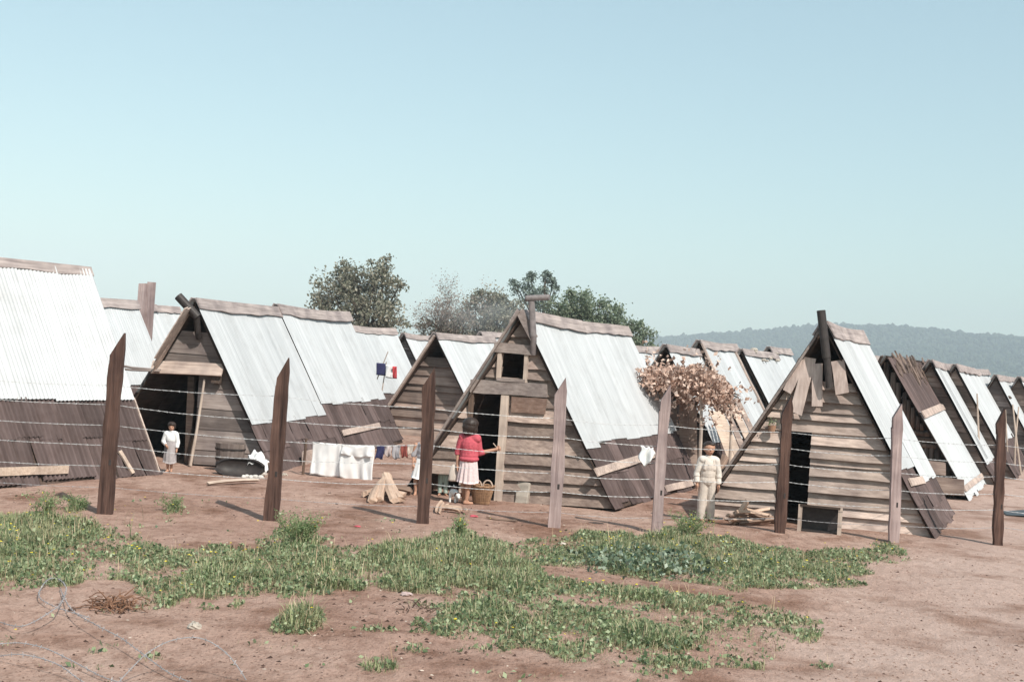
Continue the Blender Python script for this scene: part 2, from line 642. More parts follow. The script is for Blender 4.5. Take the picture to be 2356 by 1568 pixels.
def skew_hut(Hh):
    done = set()
    for ch in Hh.root.children_recursive:
        if ch.type == 'MESH' and ch.data.name not in done:
            done.add(ch.data.name)
            ch.data.transform(Hh.shear)
            ch.data.update()


def make_hut(label, x, y, phi, hw, h, L, rec=.22, group='A-frame huts of the settlement', name='wooden_hut', board=(.17, .25),
             tb=.66, tar=True, openings=(), peak=None, gmat=W_GABLE, gable=True, ridge=2, fine=True, metal=True, ribs=.55,
             tbj=.009, boards_fn=None, cat='hut', leftmat=None, low=0.0, lap=.058, delta=0.0):
    H = Hut()
    root = thing(name, label, cat, (x, y, 0), -phi, group)
    H.root, H.hw, H.h, H.L, H.rec = root, hw, h, L, rec
    H.shear = shear_m(delta)
    H.mi = Matrix.Translation((x, y, 0)) @ Matrix.Rotation(-phi, 4, 'Z') @ H.shear
    inv = H.mi.inverted()
    sl = math.hypot(hw, h)
    nrm = Vector((h / sl, 0, hw / sl))
    sag = [rng.uniform(-.06, .0), rng.uniform(-.04, .04)]

    def plane(t, yy, off, side=1):
        s = math.sin(max(0, min(1, yy / L)) * math.pi) * sag[0] + sag[1] * (yy / L)
        z0 = h + s
        return Vector((side * (hw * t + nrm.x * off), yy, z0 * (1 - t) + nrm.z * off))
    H.plane = plane

    def uz(px, py, v=None):
        """where the sight line through a photo position meets the gable plane: (across, up)"""
        v = rec if v is None else v
        o_ = inv @ Vector((0, 0, EYE))
        d_ = inv.to_3x3() @ ray(px, py)
        k = (v - o_.y) / d_.y
        p = o_ + d_ * k
        return p.x, p.z

    def ty(px, py):
        """where the sight line meets the right-hand slope: (down the slope 0..1, along the ridge)"""
        o_ = inv @ Vector((0, 0, EYE))
        d_ = inv.to_3x3() @ ray(px, py)
        k = (nrm.x * (0 - o_.x) + nrm.z * (h - o_.z)) / (nrm.x * d_.x + nrm.z * d_.z)
        p = o_ + d_ * k
        return p.x / hw, p.y
    H.uz, H.ty = uz, ty

    def sheets(mb, y0, y1, t0f, t1f, side, off, wsheet, amp, wl, jit, curl=.0, gap=.0):
        yy = y0
        while yy < y1 - .02:
            wd = wsheet * rng.uniform(.85, 1.12)
            ye = min(yy + wd, y1)
            if y1 - ye < .25:
                ye = y1
            ta, tb_ = t0f((yy + ye) / 2) + rng.uniform(-jit, jit) * .3, t1f((yy + ye) / 2) + rng.uniform(-jit, jit)
            if tb_ - ta > .02:
                skew = rng.uniform(-.012, .012)
                lift = rng.uniform(0, .012)
                nx = max(2, int((ye - yy) / wl * 6)) if amp > 0 else 2
                ntt = 5
                vs, fs = [], []
                for i in range(ntt + 1):
                    t = ta + (tb_ - ta) * i / ntt
                    for j in range(nx + 1):
                        f = j / nx
                        y_ = yy - (.03 - gap) + (ye - yy + .04 - gap * 2) * f + skew * i
                        o2 = off + lift + amp * math.sin(y_ / wl * 2 * math.pi) + (.022 if ribs > 1 else .008) * f + (curl * rng.uniform(0, 1) if i == ntt else 0)
                        vs.append(plane(t, y_, o2, side))
                for i in range(ntt):
                    for j in range(nx):
                        a = i * (nx + 1) + j
                        q = (a, a + 1, a + nx + 2, a + nx + 1)
                        fs.append(q if side < 0 else q[::-1])
                mb.add(vs, fs)
            yy = ye
    H.sheets = sheets
    tbf = tb if callable(tb) else (lambda yv: tb)
    # the boarding under the sheets, one slab each side
    for side, nm in ((1, 'roof_boarding'), (-1, 'roof_boarding')):
        mb = MB()
        yb = .03
        while yb < L - .05:
            ye = min(yb + rng.uniform(.5, .8), L - .03)
            mb.hexa([plane(1 - low, yb, -.03, side), plane(1 - low, ye, -.03, side), plane(.0, ye, -.03, side), plane(.0, yb, -.03, side),
                     plane(1 - low, yb, -.006, side), plane(1 - low, ye, -.006, side), plane(.0, ye, -.006, side), plane(.0, yb, -.006, side)])
            yb = ye + .004
        mb.build(nm, leftmat if (leftmat and side < 0) else W_DECK, root)
    wl, amp = .076, .0085 * ribs
    if not fine:
        wl, amp = .15, .010
    if metal:
        mb = MB()
        sheets(mb, 0, L, lambda v: .0, lambda v: tbf(v), 1, .052 if ribs > 1 else .036, .8, amp, wl, tbj)
        mb.build('metal_roof', S_METAL, root, True)
    mb = MB()
    sheets(mb, 0, L, lambda v: .0, lambda v: .6, -1, .03, .8, amp, .15, .02)
    mb.build('metal_roof', S_METAL, root, True)
    mb = MB()
    sheets(mb, 0, L, lambda v: .58, lambda v: 1.0, -1, .018, .7, amp, .15, .01)
    mb.build('tarred_roof', S_TAR, root, True)
    if tar:
        mb = MB()
        t2 = .5
        sheets(mb, 0, L, lambda v: tbf(v) - .05 + (1 - tbf(v)) * .46, lambda v: 1.0 - low, 1, .004, .5, .008 + amp * (2.0 if ribs > 1 else 1.0), wl * 1.12, .02, .03, .022)
        sheets(mb, 0, L, lambda v: tbf(v) - tbj - .012, lambda v: tbf(v) + (1 - tbf(v)) * .5, 1, .014, .5, .008 + amp * (2.0 if ribs > 1 else 1.0), wl * 1.12, .02, .015, .022)
        mb.build('tarred_roof', S_TAR, root, True)
    # ridge boards
    yy = -.05
    for k in range(ridge):
        ye = yy + (L + .1) / ridge
        zj = rng.uniform(-.01, .05)
        tilt = rng.uniform(.0, .03)
        for side in (1, -1):
            mb = MB()
            nseg = 9
            wid = rng.uniform(.05, .062) * (.62 if ribs > 1 else 1) if side > 0 else .06
            rows = []
            for i in range(nseg + 1):
                f = i / nseg
                yv = yy + .01 + (ye - yy - .02) * f
                cv = math.sin(f * math.pi) * tilt
                lift = .055 + zj * f + cv + rng.uniform(-.004, .004)
                a = plane(-.012, yv, lift, side)
                wj = wid * (1 + rng.uniform(-.16, .14))
                b = plane(wj, yv, lift - .005 + rng.uniform(-.008, .014), side)
                a2 = plane(-.012, yv, lift + .028, side)
                b2 = plane(wj, yv, lift + .022, side)
                rows.append([a, b, b2, a2])
            vs = [p for r in rows for p in r]
            fs = [(0, 1, 2, 3), tuple(nseg * 4 + q for q in (3, 2, 1, 0))]
            for i in range(nseg):
                for q in range(4):
                    fs.append((i * 4 + q, i * 4 + 4 + q, i * 4 + 4 + (q + 1) % 4, i * 4 + (q + 1) % 4))
            mb.add(vs, fs)
            mb.build('ridge_board', W_RIDGE, root)
        yy = ye
    # gable boards
    def half(z, m_=.05):
        return max(0.0, hw * (1 - z / h) - m_)
    H.half = half
    if gable:
        mb = MB()
        ztop = peak if peak is not None else h - .12
        cuts = sorted(set([0.0, ztop] + [c for op in openings for c in (op[2], op[3]) if 0 < c < ztop]))
        rows = []
        for a, b in zip(cuts[:-1], cuts[1:]):
            nrow = max(1, round((b - a) / rng.uniform(*board)))
            ed = [a + (b - a) * (i + (rng.uniform(-.22, .22) if 0 < i < nrow else 0)) / nrow for i in range(nrow + 1)]
            rows += list(zip(ed[:-1], ed[1:]))
        for (za, zb) in rows:
            zm = (za + zb) / 2
            segs = [(-9, 9)]
            for op in openings:
                if op[2] - .01 <= zm <= op[3] + .01:
                    ns = []
                    for s0, s1 in segs:
                        if op[0] > s0:
                            ns.append((s0, min(s1, op[0])))
                        if op[1] < s1:
                            ns.append((max(s0, op[1]), s1))
                    segs = ns
            dip = rng.uniform(-.012, .012)
            for s0, s1 in segs:
                # long runs are pieced together here and there
                if s0 < -5 and s1 > 5 and rng.random() < .25 and half(za) > .8:
                    c = rng.uniform(-.5, .5) * half(za)
                    parts = [(s0, c - .004), (c + .004, s1)]
                else:
                    parts = [(s0, s1)]
                for q0, q1 in parts:
                    hb, ht = half(za), half(zb + .015)
                    l0, l1 = max(q0, -hb), min(q1, hb)
                    t0, t1 = max(q0, -ht), min(q1, ht)
                    if l1 - l0 < .04 or t1 < t0:
                        continue
                    j = lambda: rng.uniform(-.008, .008)
                    zb2, za2 = zb + .018, za + (rng.uniform(-.006, .006) if rng.random() < .7 else rng.uniform(.005, .024))
                    lp = lap * rng.uniform(.7, 1.5)
                    e0, e1 = j(), j()
                    n_ = 3
                    vs = []
                    for i in range(n_ + 1):
                        f = i / n_
                        lx, tx = l0 + (l1 - l0) * f, t0 + (t1 - t0) * f
                        d_ = dip * math.sin(f * math.pi) + rng.uniform(-.004, .004)
                        vs += [(lx + (e0 if i == 0 else 0), rec - lp, za2 + d_), (lx + (e0 if i == 0 else 0), rec - lp + .02, za2 + d_),
                               (tx, rec + .018, zb2 + d_), (tx, rec - .002, zb2 + d_)]
                    fs = [(0, 1, 2, 3), tuple(n_ * 4 + k for k in (3, 2, 1, 0))]
                    for i in range(n_):
                        for k in range(4):
                            fs.append((i * 4 + k, i * 4 + 4 + k, i * 4 + 4 + (k + 1) % 4, i * 4 + (k + 1) % 4))
                    mb.add(vs, fs)
        mb.build('gable_wall', gmat, root)
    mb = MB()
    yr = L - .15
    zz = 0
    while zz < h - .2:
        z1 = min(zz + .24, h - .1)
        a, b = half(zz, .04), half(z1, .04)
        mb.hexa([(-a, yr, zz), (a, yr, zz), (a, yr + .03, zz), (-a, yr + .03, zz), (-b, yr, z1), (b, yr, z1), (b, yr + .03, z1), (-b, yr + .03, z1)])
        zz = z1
    mb.build('shade_dark_rear_wall', W_DARK, root)  # dark colour paints deep shade behind the open doorways
    return H


def ridge_len(x, y, phi, h, px):
    """how far back along the ridge a photo column is reached"""
    lo, hi = .2, 30.0
    for _ in range(50):
        md = (lo + hi) / 2
        p = Vector((x + math.sin(phi) * md, y + math.cos(phi) * md, h)) - Vector((0, 0, EYE))
        if CW / 2 + FPX * p.dot(_R) / p.dot(_F) < px:
            lo = md
        else:
            hi = md
    return lo


def hut_px(label, apex, y, rear_px, phi=.41, ratio=.60, **kw):
    p = at(apex[0], apex[1], y)
    L = ridge_len(p.x, y, phi, p.z, rear_px)
    return make_hut(label, p.x, y, phi, p.z * ratio, p.z - .05, L, **kw)


K_ = 2.4 / 2.1
# -- hut in the middle, smoking stovepipe
cx, cy = .111, 21.336
CPH, CHW, CHH, CL, CDE = .399, 1.73, 3.081, 5.578, .374


def pre(x, y, phi, rec, delta=0.0):
    mi = (Matrix.Translation((x, y, 0)) @ Matrix.Rotation(-phi, 4, 'Z') @ shear_m(delta)).inverted()

    def uz(px, py, v=None):
        o_ = mi @ Vector((0, 0, EYE))
        d_ = mi.to_3x3() @ ray(px, py)
        k = ((rec if v is None else v) - o_.y) / d_.y
        p = o_ + d_ * k
        return p.x, p.z
    return uz


uz = pre(cx, cy, CPH, .14, CDE)
du0, du1, dz1 = uz(1086, 1000)[0], uz(1151, 1000)[0], uz(1120, 903)[1]
wu0, wu1, wz0, wz1 = uz(1157, 840)[0], uz(1210, 840)[0], uz(1184, 870)[1], uz(1184, 813)[1]
lu0, lu1, lz1 = uz(978, 1110)[0], uz(1040, 1110)[0], uz(1010, 1092)[1]
hutC = make_hut('A-frame hut with T-shaped stovepipe and small square window over its open door', cx, cy, CPH, CHW, CHH, CL,
                tb=lambda v: .70 if v < .9 else .66 + .0 * v, openings=[(du0, du1, 0, dz1), (wu0, wu1, wz0, wz1), (lu0, du0 - .15, 0, lz1)], low=.0, rec=.14, delta=CDE)
rt = hutC.root
mb = MB()
mb.plank((du1 + .06, .06, -.02), (du1 + .075, .05, dz1 - .02), .115, .06, (1, 0, 0), 5, .008)
ob = mb.build('door_post', W_FRESHZ, rt)
mb = MB()
mb.plank((du0 - .03, .08, lz1 - .05), (du0 - .02, .08, dz1), .07, .05, (1, 0, 0), 4, .006)
mb.build('door_post', W_BARK, rt)
mb = MB()
mb.plank((du0 - .05, .05, dz1 + .1), (uz(1272, 885)[0] - .06, .05, dz1 + .1), .22, .03, (0, 0, 1), 6, .008, .02)
mb.build('door_lintel', W_GREY, rt)
for wu_, dz_ in ((wu0 - .03, .06), (wu1 + .03, .03)):
    mb = MB()
    mb.plank((wu_, .07, wz0 - .12), (wu_, .07, wz1 + dz_), .06, .05, (1, 0, 0), 2, .003)
    mb.build('window_post', W_FRESHZ, rt)
mb = MB()
mb.plank((wu0 - .12, .04, wz1 + .09), (wu1 + .15, .04, wz1 + .07), .16, .03, (0, 0, 1), 3, .006, .01)
mb.build('window_lintel', W_GREY, rt)
mb = MB()
mb.plank((wu0 - .04, .05, wz0 - .03), (wu1 + .04, .05, wz0 - .03), .05, .06, (0, 0, 1), 3, .004)
mb.build('window_sill', W_GREY, rt)
mb = MB()
mb.plank((uz(1175, 925)[0] + .05, .06, dz1 - .16), (uz(1275, 930)[0] - .1, .06, dz1 - .16), .26, .025, (0, 0, 1), 4, .006, .02)
mb.build('patch_board', m_wood('rusty_brown_board', (.14, .085, .065), (.26, .18, .15), 'x'), rt)
# stovepipe with a T on top
pu, pz = uz(1226, 772, -.08)
pt = uz(1223, 690, -.08)
mb = MB()
mb.tube([(pu - .02, .06, pz - .3), (pu, -.06, pz), (pt[0], -.08, pt[1] - .02)], .05, 14)
sp = mb.build('stovepipe', ZINC, rt, False)
tl, tr = uz(1212, 686, -.08), uz(1263, 685, -.08)
mb = MB()
mb.tube([(tl[0], -.1, tl[1]), (tl[0] + .02, -.1, tl[1]), (tr[0] - .02, -.06, tr[1] + .01), (tr[0], -.06, tr[1] + .01)], [.046, .05, .05, .046], 14)
mb.build('pipe_cap', ZINC, sp)
fa, fb = uz(1196, 722, -.02), uz(1228, 778, -.02)
mb = MB()
mb.plank((fa[0], -.04, fa[1] + .05), (fb[0] + .02, -.05, fb[1]), .13, .03, (1, .2, .5), 3, .006)
mb.build('flashing_board', W_GREY, rt)
# edge pole on the left slope
mb = MB()
ta_, tb_ = hutC.plane(-.01, -.05, .03, -1), hutC.plane(.72, -.05, .03, -1)
mb.plank(ta_, tb_, .045, .035, (0, 1, 0), 6, .006)
mb.build('edge_board', W_GREY, rt)
# boards laid on the tarred slope
mb = MB()
t, y_ = hutC.ty(1365, 1090)
t2, y2 = hutC.ty(1500, 1045)
mb.plank(hutC.plane(t, y_, .06), hutC.plane(t2, y2, .06), .14, .03, hutC.plane(1, 0, 0) - hutC.plane(0, 0, 0), 6, .01, .02)
mb.build('batten', W_PALE, rt)
mb = MB()
t, y_ = hutC.ty(1530, 1135)
t2, y2 = hutC.ty(1592, 1112)
mb.plank(hutC.plane(min(t, .97), y_, .06), hutC.plane(min(t2, .97), y2, .06), .13, .03, hutC.plane(1, 0, 0) - hutC.plane(0, 0, 0), 4, .01, .02)
mb.build('batten', W_PALE, rt)

# -- hut on the right, with loose boards in its peak
dx, dy = 4.891, 20.514
DPH, DHW, DHH, DL, DDE = .415, 1.821, 3.174, 3.572, .184
uz = pre(dx, dy, DPH, .16, DDE)
pu0, pu1, pz1 = uz(1803, 1100)[0], uz(1862, 1100)[0], uz(1840, 990)[1]
dpk = uz(1890, 880)[1]
hutD = make_hut('pale clapboard A-frame hut with tilted black stovepipe and loose boards hanging in its peak', dx, dy, DPH, DHW, DHH, DL, rec=.16, ridge=1, delta=DDE,
                tb=lambda v: .69 if v < 1.3 else .78, openings=[(pu0, pu1, 0, pz1)], peak=dpk, gmat=W_PALE, board=(.15, .2), lap=.06)
rt = hutD.root
for (a, b, wd) in [((1846, 828), (1810, 902), .14), ((1864, 824), (1831, 950), .19), ((1880, 836), (1880, 934), .165), ((1927, 828), (1938, 905), .2)]:
    p, q = uz(*a, .02), uz(*b, -.05)
    mb = MB()
    mb.plank((p[0], .035 + rng.uniform(-.01, .01), p[1]), (q[0], -.05 + rng.uniform(-.02, .02), q[1]), wd, .02, (1, 0, 0), 4, .005, .018)
    mb.build('loose_board', m_wood('gable_scrap_%d' % rng.randint(0, 9999), (.38, .295, .265), (.62, .515, .475), 'z'), rt)
mb = MB()
p, q = uz(1908, 892, -.13), uz(1889, 714, -.13)
mid_ = uz(1902, 815, -.13)
mb.tube([(p[0], -.11, p[1]), (mid_[0], -.13, mid_[1])], .056, 16)
mb.tube([(mid_[0] + .002, -.13, mid_[1] - .06), (q[0], -.13, q[1])], .068, 16)
mb.build('stovepipe', IRON, rt)
mb = MB()
mb.plank((pu0 - .03, .09, 0), (pu0 - .03, .10, pz1), .06, .04, (1, 0, 0), 3, .004)
mb.build('door_post', W_FRESHZ, rt)
mb = MB()
mb.plank(hutD.plane(.0, -.03, .01, -1), hutD.plane(.93, -.03, .01, -1), .035, .035, (0, 1, 0), 6, .006)
mb.build('edge_board', W_GREY, rt)
mb = MB()
t, y_ = hutD.ty(2087, 1112)
t2, y2 = hutD.ty(2120, 1105)
mb.plank(hutD.plane(t, y_, .05), hutD.plane(t2, y2, .05), .13, .03, hutD.plane(1, 0, 0) - hutD.plane(0, 0, 0), 3, .012, .02)
mb.build('batten', W_PALE, rt)

skew_hut(hutC)
skew_hut(hutD)

# -- hut left of the middle, open fronted, a second one close behind it
bx, by = -5.161 * K_, 21.04 * K_
BPH, BHW, BHH, BL = .16, 1.493 * K_, 2.636 * K_, 8.575 * K_
b1L = ridge_len(bx, by, BPH, BHH, 634)
uz = pre(bx, by, BPH, .16)
oz = uz(420, 855)[1]
ou1 = uz(452, 960)[0]
opk = uz(440, 764)[1]
hutB = make_hut('open-fronted A-frame hut with dark doorway under a board awning and a bent black pipe', bx, by, BPH, BHW, BHH, b1L, rec=.16, ridge=1,
                tb=.73, openings=[(-3, ou1, 0, oz)], peak=opk, gmat=W_GREY, board=(.3, .42), lap=.015)
rt = hutB.root
mb = MB()
a, b = uz(352, 848, .1), uz(522, 856, .1)
mb.plank((a[0], .03, a[1] + .04), (b[0] - .04, .03, b[1] + .04), .26, .03, (0, -.55, -1), 6, .008, .02)
mb.build('awning', W_PALE, rt)
mb = MB()
a, b = uz(468, 872, .0), uz(440, 1078, .0)
mb.tube([(a[0], .05, a[1]), ((a[0] + b[0]) / 2 + .01, .0, (a[1] + b[1]) / 2), (b[0], -.05, 0)], [.022, .026, .03], 8)
mb.build('awning_prop', W_FRESHZ, rt)
mb = MB()
a, b = uz(440, 865, .2), uz(432, 1080, .2)
mb.plank((a[0], .22, a[1]), (b[0], .22, 0), .12, .09, (1, 0, 0), 4, .006)
mb.build('door_post', W_DARK, rt)
mb = MB()
a, b, c = uz(459, 765, .1), uz(452, 726, -.08), uz(410, 681, -.12)
mb.tube([(a[0], .1, a[1] - .1), (a[0], .02, a[1]), (b[0], -.08, b[1])], .06, 12)
mb.tube([(b[0] + .03, -.08, b[1] - .03), (c[0], -.12, c[1])], .08, 14)
mb.build('stovepipe', IRON, rt)
mb = MB()
a, b = uz(240, 833, -.05), uz(368, 851, -.05)
mb.tube([(a[0], -.02, a[1]), ((a[0] + b[0]) / 2, -.03, (a[1] + b[1]) / 2 - .03), (b[0], .0, b[1])], .022, 7)
mb.tube([(a[0], -.12, a[1] - .07), ((a[0] + b[0]) / 2, -.1, (a[1] + b[1]) / 2 - .07), (b[0], -.06, b[1] - .02)], .02, 7)
mb.build('side_rail', W_GREY, rt)
mb = MB()
u, _z = uz(500, 905, .42)
u2, _z2 = uz(520, 860, .42)
mb.plank((u2 - .12, .06, oz - .08), (u2 + .05, .06, oz - .09), .16, .08, (0, 0, 1), 2, .004)
mb.build('beam_end', W_DARK, rt)
for k in range(3):
    mb = MB()
    mb.plank(hutB.plane(.03, -.10 - .13 * k, -.07, -1), hutB.plane(.44 - .05 * k, -.08 - .13 * k, -.07, -1), .12, .02, (0, 1, 0), 4, .01, .04)
    mb.build('peak_board', W_PALE, rt)
for k in range(2):
    mb = MB()
    mb.plank(hutB.plane(.985 - .03 * k, 1.6, .08 + .05 * k), hutB.plane(.985 - .03 * k, 4.2, .08 + .05 * k), .16, .03, (0, 0, 1), 5, .006, .02)
    mb.build('base_board', W_PALE, rt)
sx, sy = bx + math.sin(BPH) * (b1L + .02), by + math.cos(BPH) * (b1L + .02)
hutB2 = make_hut('long A-frame hut adjoining the back of the open-fronted hut', sx, sy, BPH, BHW * 1.02, BHH + .11, BL - b1L, rec=.2, ridge=1, tb=.66, tbj=.01)
mb = MB()
t, y_ = hutB2.ty(765, 998)
t2, y2 = hutB2.ty(900, 990)
mb.plank(hutB2.plane(.86, .5, .05), hutB2.plane(.85, 3.7, .05), .13, .03, hutB2.plane(1, 0, 0) - hutB2.plane(0, 0, 0), 5, .008, .02)
mb.build('batten', W_PALE, hutB2.root)

# -- large roof cut by the left edge
ax_, ay_ = -9.258 * K_, 15.197 * K_
hutA = make_hut('nearest hut, its big ribbed roof cut off by the left edge of the picture', ax_, ay_, .512, 1.744 * K_, 2.981 * K_, 5.5 * K_, ridge=2, tb=.645, tbj=.008, ribs=1.2)
mb = MB()
mb.plank(hutA.plane(.945, 2.4, .09), hutA.plane(.952, hutA.ty(150, 1095)[1], .09), .12, .03, (0, 0, 1), 6, .01, .02)
mb.build('batten', W_FRESH, hutA.root)
mb = MB()
t, y_ = hutA.ty(281, 1072)
mb.plank(hutA.plane(.88, y_, .06), hutA.plane(.985, y_ + .12, .06), .07, .03, (0, 1, 0), 3, .005)
mb.build('batten', W_FRESH, hutA.root)
mb = MB()
mb.plank(hutA.plane(.63, hutA.L + .02, .02), hutA.plane(.985, hutA.L + .02, .02), .03, .05, (0, 1, 0), 3, .004)
mb.build('edge_board', W_PALE, hutA.root)

# -- the rows behind
p = at(310, 690, 31.0)
q = Vector((p.x - math.sin(.47) * 6, 31 - math.cos(.47) * 6, 0))
hutA2 = make_hut('white-roofed hut behind the nearest hut, beside two tall upright boards', q.x, q.y, .47, p.z * .6, p.z - .06, 6.0, tb=.62)
hut_px('white-roofed hut glimpsed between the two tall boards and the bent black pipe', (300, 697), 37, 408, phi=.45, tb=.7)
hutE = hut_px('lap-boarded hut with an open dark peak, half hidden behind the hut with the T-shaped stovepipe', (1000, 766), 35.6, 1133, ratio=.63, peak=at(1000, 823, 35.6).z, tb=.72, rec=.3, ridge=1)
mb = MB()
mb.plank(hutE.plane(.0, -.04, -.03, -1), hutE.plane(.95, -.04, -.03, -1), .1, .06, (0, 1, 0), 5, .006)
mb.build('edge_board', W_PALE, hutE.root)
hutF = hut_px('white-roofed hut behind the long adjoining roof, with blue and red washing before it', (800, 748), 39.0, 906, tb=.66, ridge=1)
hut_px('small hut with a slatted front, seen in the gap left of the bare tree', (928, 766), 46, 1005, tb=.6, gmat=W_GREY, board=(.09, .12), ridge=1)
hut_px('hut showing only its ridge end just left of the window gable', (1105, 764), 47, 1168, tb=.62, ridge=1)
hut_px('white-roofed hut peeping out to the right of the central hut', (1440, 793), 38, 1512, tb=.66, ridge=1)
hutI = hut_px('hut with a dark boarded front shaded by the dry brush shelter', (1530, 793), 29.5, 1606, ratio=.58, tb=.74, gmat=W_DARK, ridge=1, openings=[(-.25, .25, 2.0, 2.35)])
hutJ = hut_px('hut with pale edge boards down its roof, standing over the brush shelter', (1607, 783), 32.0, 1690, ratio=.58, tb=.70, ridge=1)
for yv in (-.02, hutJ.L - .5, hutJ.L + .02):
    mb = MB()
    mb.plank(hutJ.plane(.02, yv, .07), hutJ.plane(.8 if yv > 0 else .55, yv, .07), .11, .04, (0, 1, 0), 6, .01)
    mb.build('edge_board', W_PALE, hutJ.root)
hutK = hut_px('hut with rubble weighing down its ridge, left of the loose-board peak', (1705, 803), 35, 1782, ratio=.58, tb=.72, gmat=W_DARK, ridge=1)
for k in range(9):
    mb = MB()
    c = hutK.plane(rng.uniform(-.02, .08), rng.uniform(0, hutK.L), .1)
    r = rng.uniform(.05, .1)
    mb.lathe([(.01, -r * .6), (r * .8, -r * .4), (r, 0), (r * .6, r * .5), (.01, r * .6)], 7, c, 1.3, .9)
    mb.build('ridge_stone', STONE, hutK.root)
hut_px('small far hut just behind the rubble-topped hut', (1768, 798), 41, 1813, tb=.7, ridge=1)
hut_px('hut of which only a ridge corner shows behind the loose-board hut', (1980, 815), 36, 2018, tb=.7, ridge=1)


# -- the log hut, its roof half tar and half white sheets
def log_hut():
    p = at(2040, 812, 28.0)
    phi = .42
    L = ridge_len(p.x, 28.0, phi, p.z, 2133)
    hw = p.z * .62
    Hh = make_hut('dark log hut with a ragged bark ridge and white sheets low on its roof', p.x, 28.0, phi, hw, p.z - .05, L, rec=.14, gable=False,
                  metal=False, tar=False, ridge=0, name='log_hut')
    rt_ = Hh.root
    mb = MB()
    Hh.sheets(mb, -.1, L, lambda v: .02, lambda v: .42, 1, .02, .5, .012, .12, .015)
    mb.build('tarred_roof', S_TAR, rt_, True)
    mb = MB()
    Hh.sheets(mb, -.12, L, lambda v: .40, lambda v: .93, 1, .03, .8, .010, .1, .01)
    Hh.sheets(mb, -.12, L, lambda v: .9, lambda v: 1.0, 1, .02, .45, .010, .1, .03)
    mb.build('metal_roof', S_METAL, rt_, True)
    mb = MB()
    mb.plank(Hh.plane(.43, -.15, .07), Hh.plane(.39, L * .55, .07), .17, .03, Hh.plane(1, 0, 0) - Hh.plane(0, 0, 0), 4, .008, .02)
    mb.plank(Hh.plane(.39, L * .5, .075), Hh.plane(.41, L, .075), .15, .03, Hh.plane(1, 0, 0) - Hh.plane(0, 0, 0), 4, .008, .02)
    mb.build('batten', W_PALE, rt_)
    mb = MB()
    mb.plank(Hh.plane(.935, -.1, .06), Hh.plane(.935, L - .05, .06), .13, .03, Hh.plane(1, 0, 0) - Hh.plane(0, 0, 0), 4, .008, .02)
    mb.build('batten', W_PALE, rt_)
    # ragged bark slabs over the ridge
    mb = MB()
    for k in range(46):
        side = rng.choice((1, 1, -1))
        yv = rng.uniform(-.2, L)
        t0 = rng.uniform(-.01, .1)
        mb.plank(Hh.plane(t0, yv, rng.uniform(.03, .08), side), Hh.plane(t0 + rng.uniform(.06, .14), yv + rng.uniform(-.1, .3), rng.uniform(.02, .06), side),
                 rng.uniform(.18, .38), .03, (0, 1, 0), 2, .015, .05)
    mb.build('bark_ridge', m_wood('ridge_slabs', (.08, .055, .045), (.27, .20, .17), 'x', (.5, 1.3)), rt_)
    mb = MB()
    u = -hw + .1
    while u < hw - .1:
        r = rng.uniform(.045, .07)
        zt = (Hh.h) * (1 - abs(u) / hw) - .12
        if zt > .3:
            mid = (1.0, 1.35)
            if zt > mid[1]:
                mb.tube([(u, .13, mid[1]), (u + rng.uniform(-.02, .02), .12, zt)], r, 7)
            mb.tube([(u, .13, 0), (u + rng.uniform(-.02, .02), .13, min(zt, mid[0]))], r, 7)
        u += r * 2.05
    z = 1.03
    while z < 1.38:
        a = hw * (1 - z / Hh.h) - .05
        mb.tube([(-a, .12, z), (0, .09, z + .02), (a, .12, z)], .06, 7)
        z += .125
    mb.build('log_wall', W_LOG, rt_, True)
    mb = MB()
    mb.plank((-.6, -.15, .22), (1.75, -.2, .25), .34, .06, (0, 0, 1), 5, .01, .02)
    mb.plank((-.4, -.1, .58), (1.35, -.12, .60), .28, .05, (0, 0, 1), 5, .01, .02)
    mb.build('plank_fence', W_GABLE, rt_)


log_hut()
hutM = hut_px('hut behind the log hut, its white sheets lapped by a long side board', (2140, 828), 32.0, 2198, ratio=.58, tb=.83, ridge=1)
for yv in (.45, .9):
    mb = MB()
    mb.plank(hutM.plane(.0, yv, .06), hutM.plane(.8, yv, .06), .06, .03, (0, 1, 0), 5, .004)
    mb.build('edge_board', S_METAL, hutM.root)
hutM2 = hut_px('lower-ridged white hut joined behind the long side board roof', (2196, 838), 34.6, 2268, ratio=.58, tb=.70, ridge=2, tbj=.03)
hutN = hut_px('grey boarded hut behind the thin leaning poles near the right edge', (2290, 862), 42, 2338, ratio=.56, tb=.68, gmat=W_GREY, ridge=1)
mb = MB()
mb.plank(hutN.plane(.25, .3, .06), hutN.plane(.25, 1.6, .06), .1, .05, (1, 0, -1), 2, .01)
mb.build('batten', W_DARK, hutN.root)
hut_px('farthest hut, cut by the right edge of the picture', (2344, 866), 46, 2440, ratio=.56, tb=.68, ridge=1)

# -- two tall boards standing behind the left roofs
tb_root = thing('board_chimney', 'two tall grey boards standing upright against the sky between the left roofs', 'board chimney', (*at(332, 720, 31.6).xy, 0), 0)
zt = at(332, 651, 31.6).z
for k, dx_ in enumerate((-.1, .1)):
    mb = MB()
    mb.plank((dx_, .04 * k, 0), (dx_ + .02, .04 * k, zt + .03 * k), .2, .05, (1, 0, 0), 6, .006, .02)
    mb.build('board', W_POSTG, tb_root)

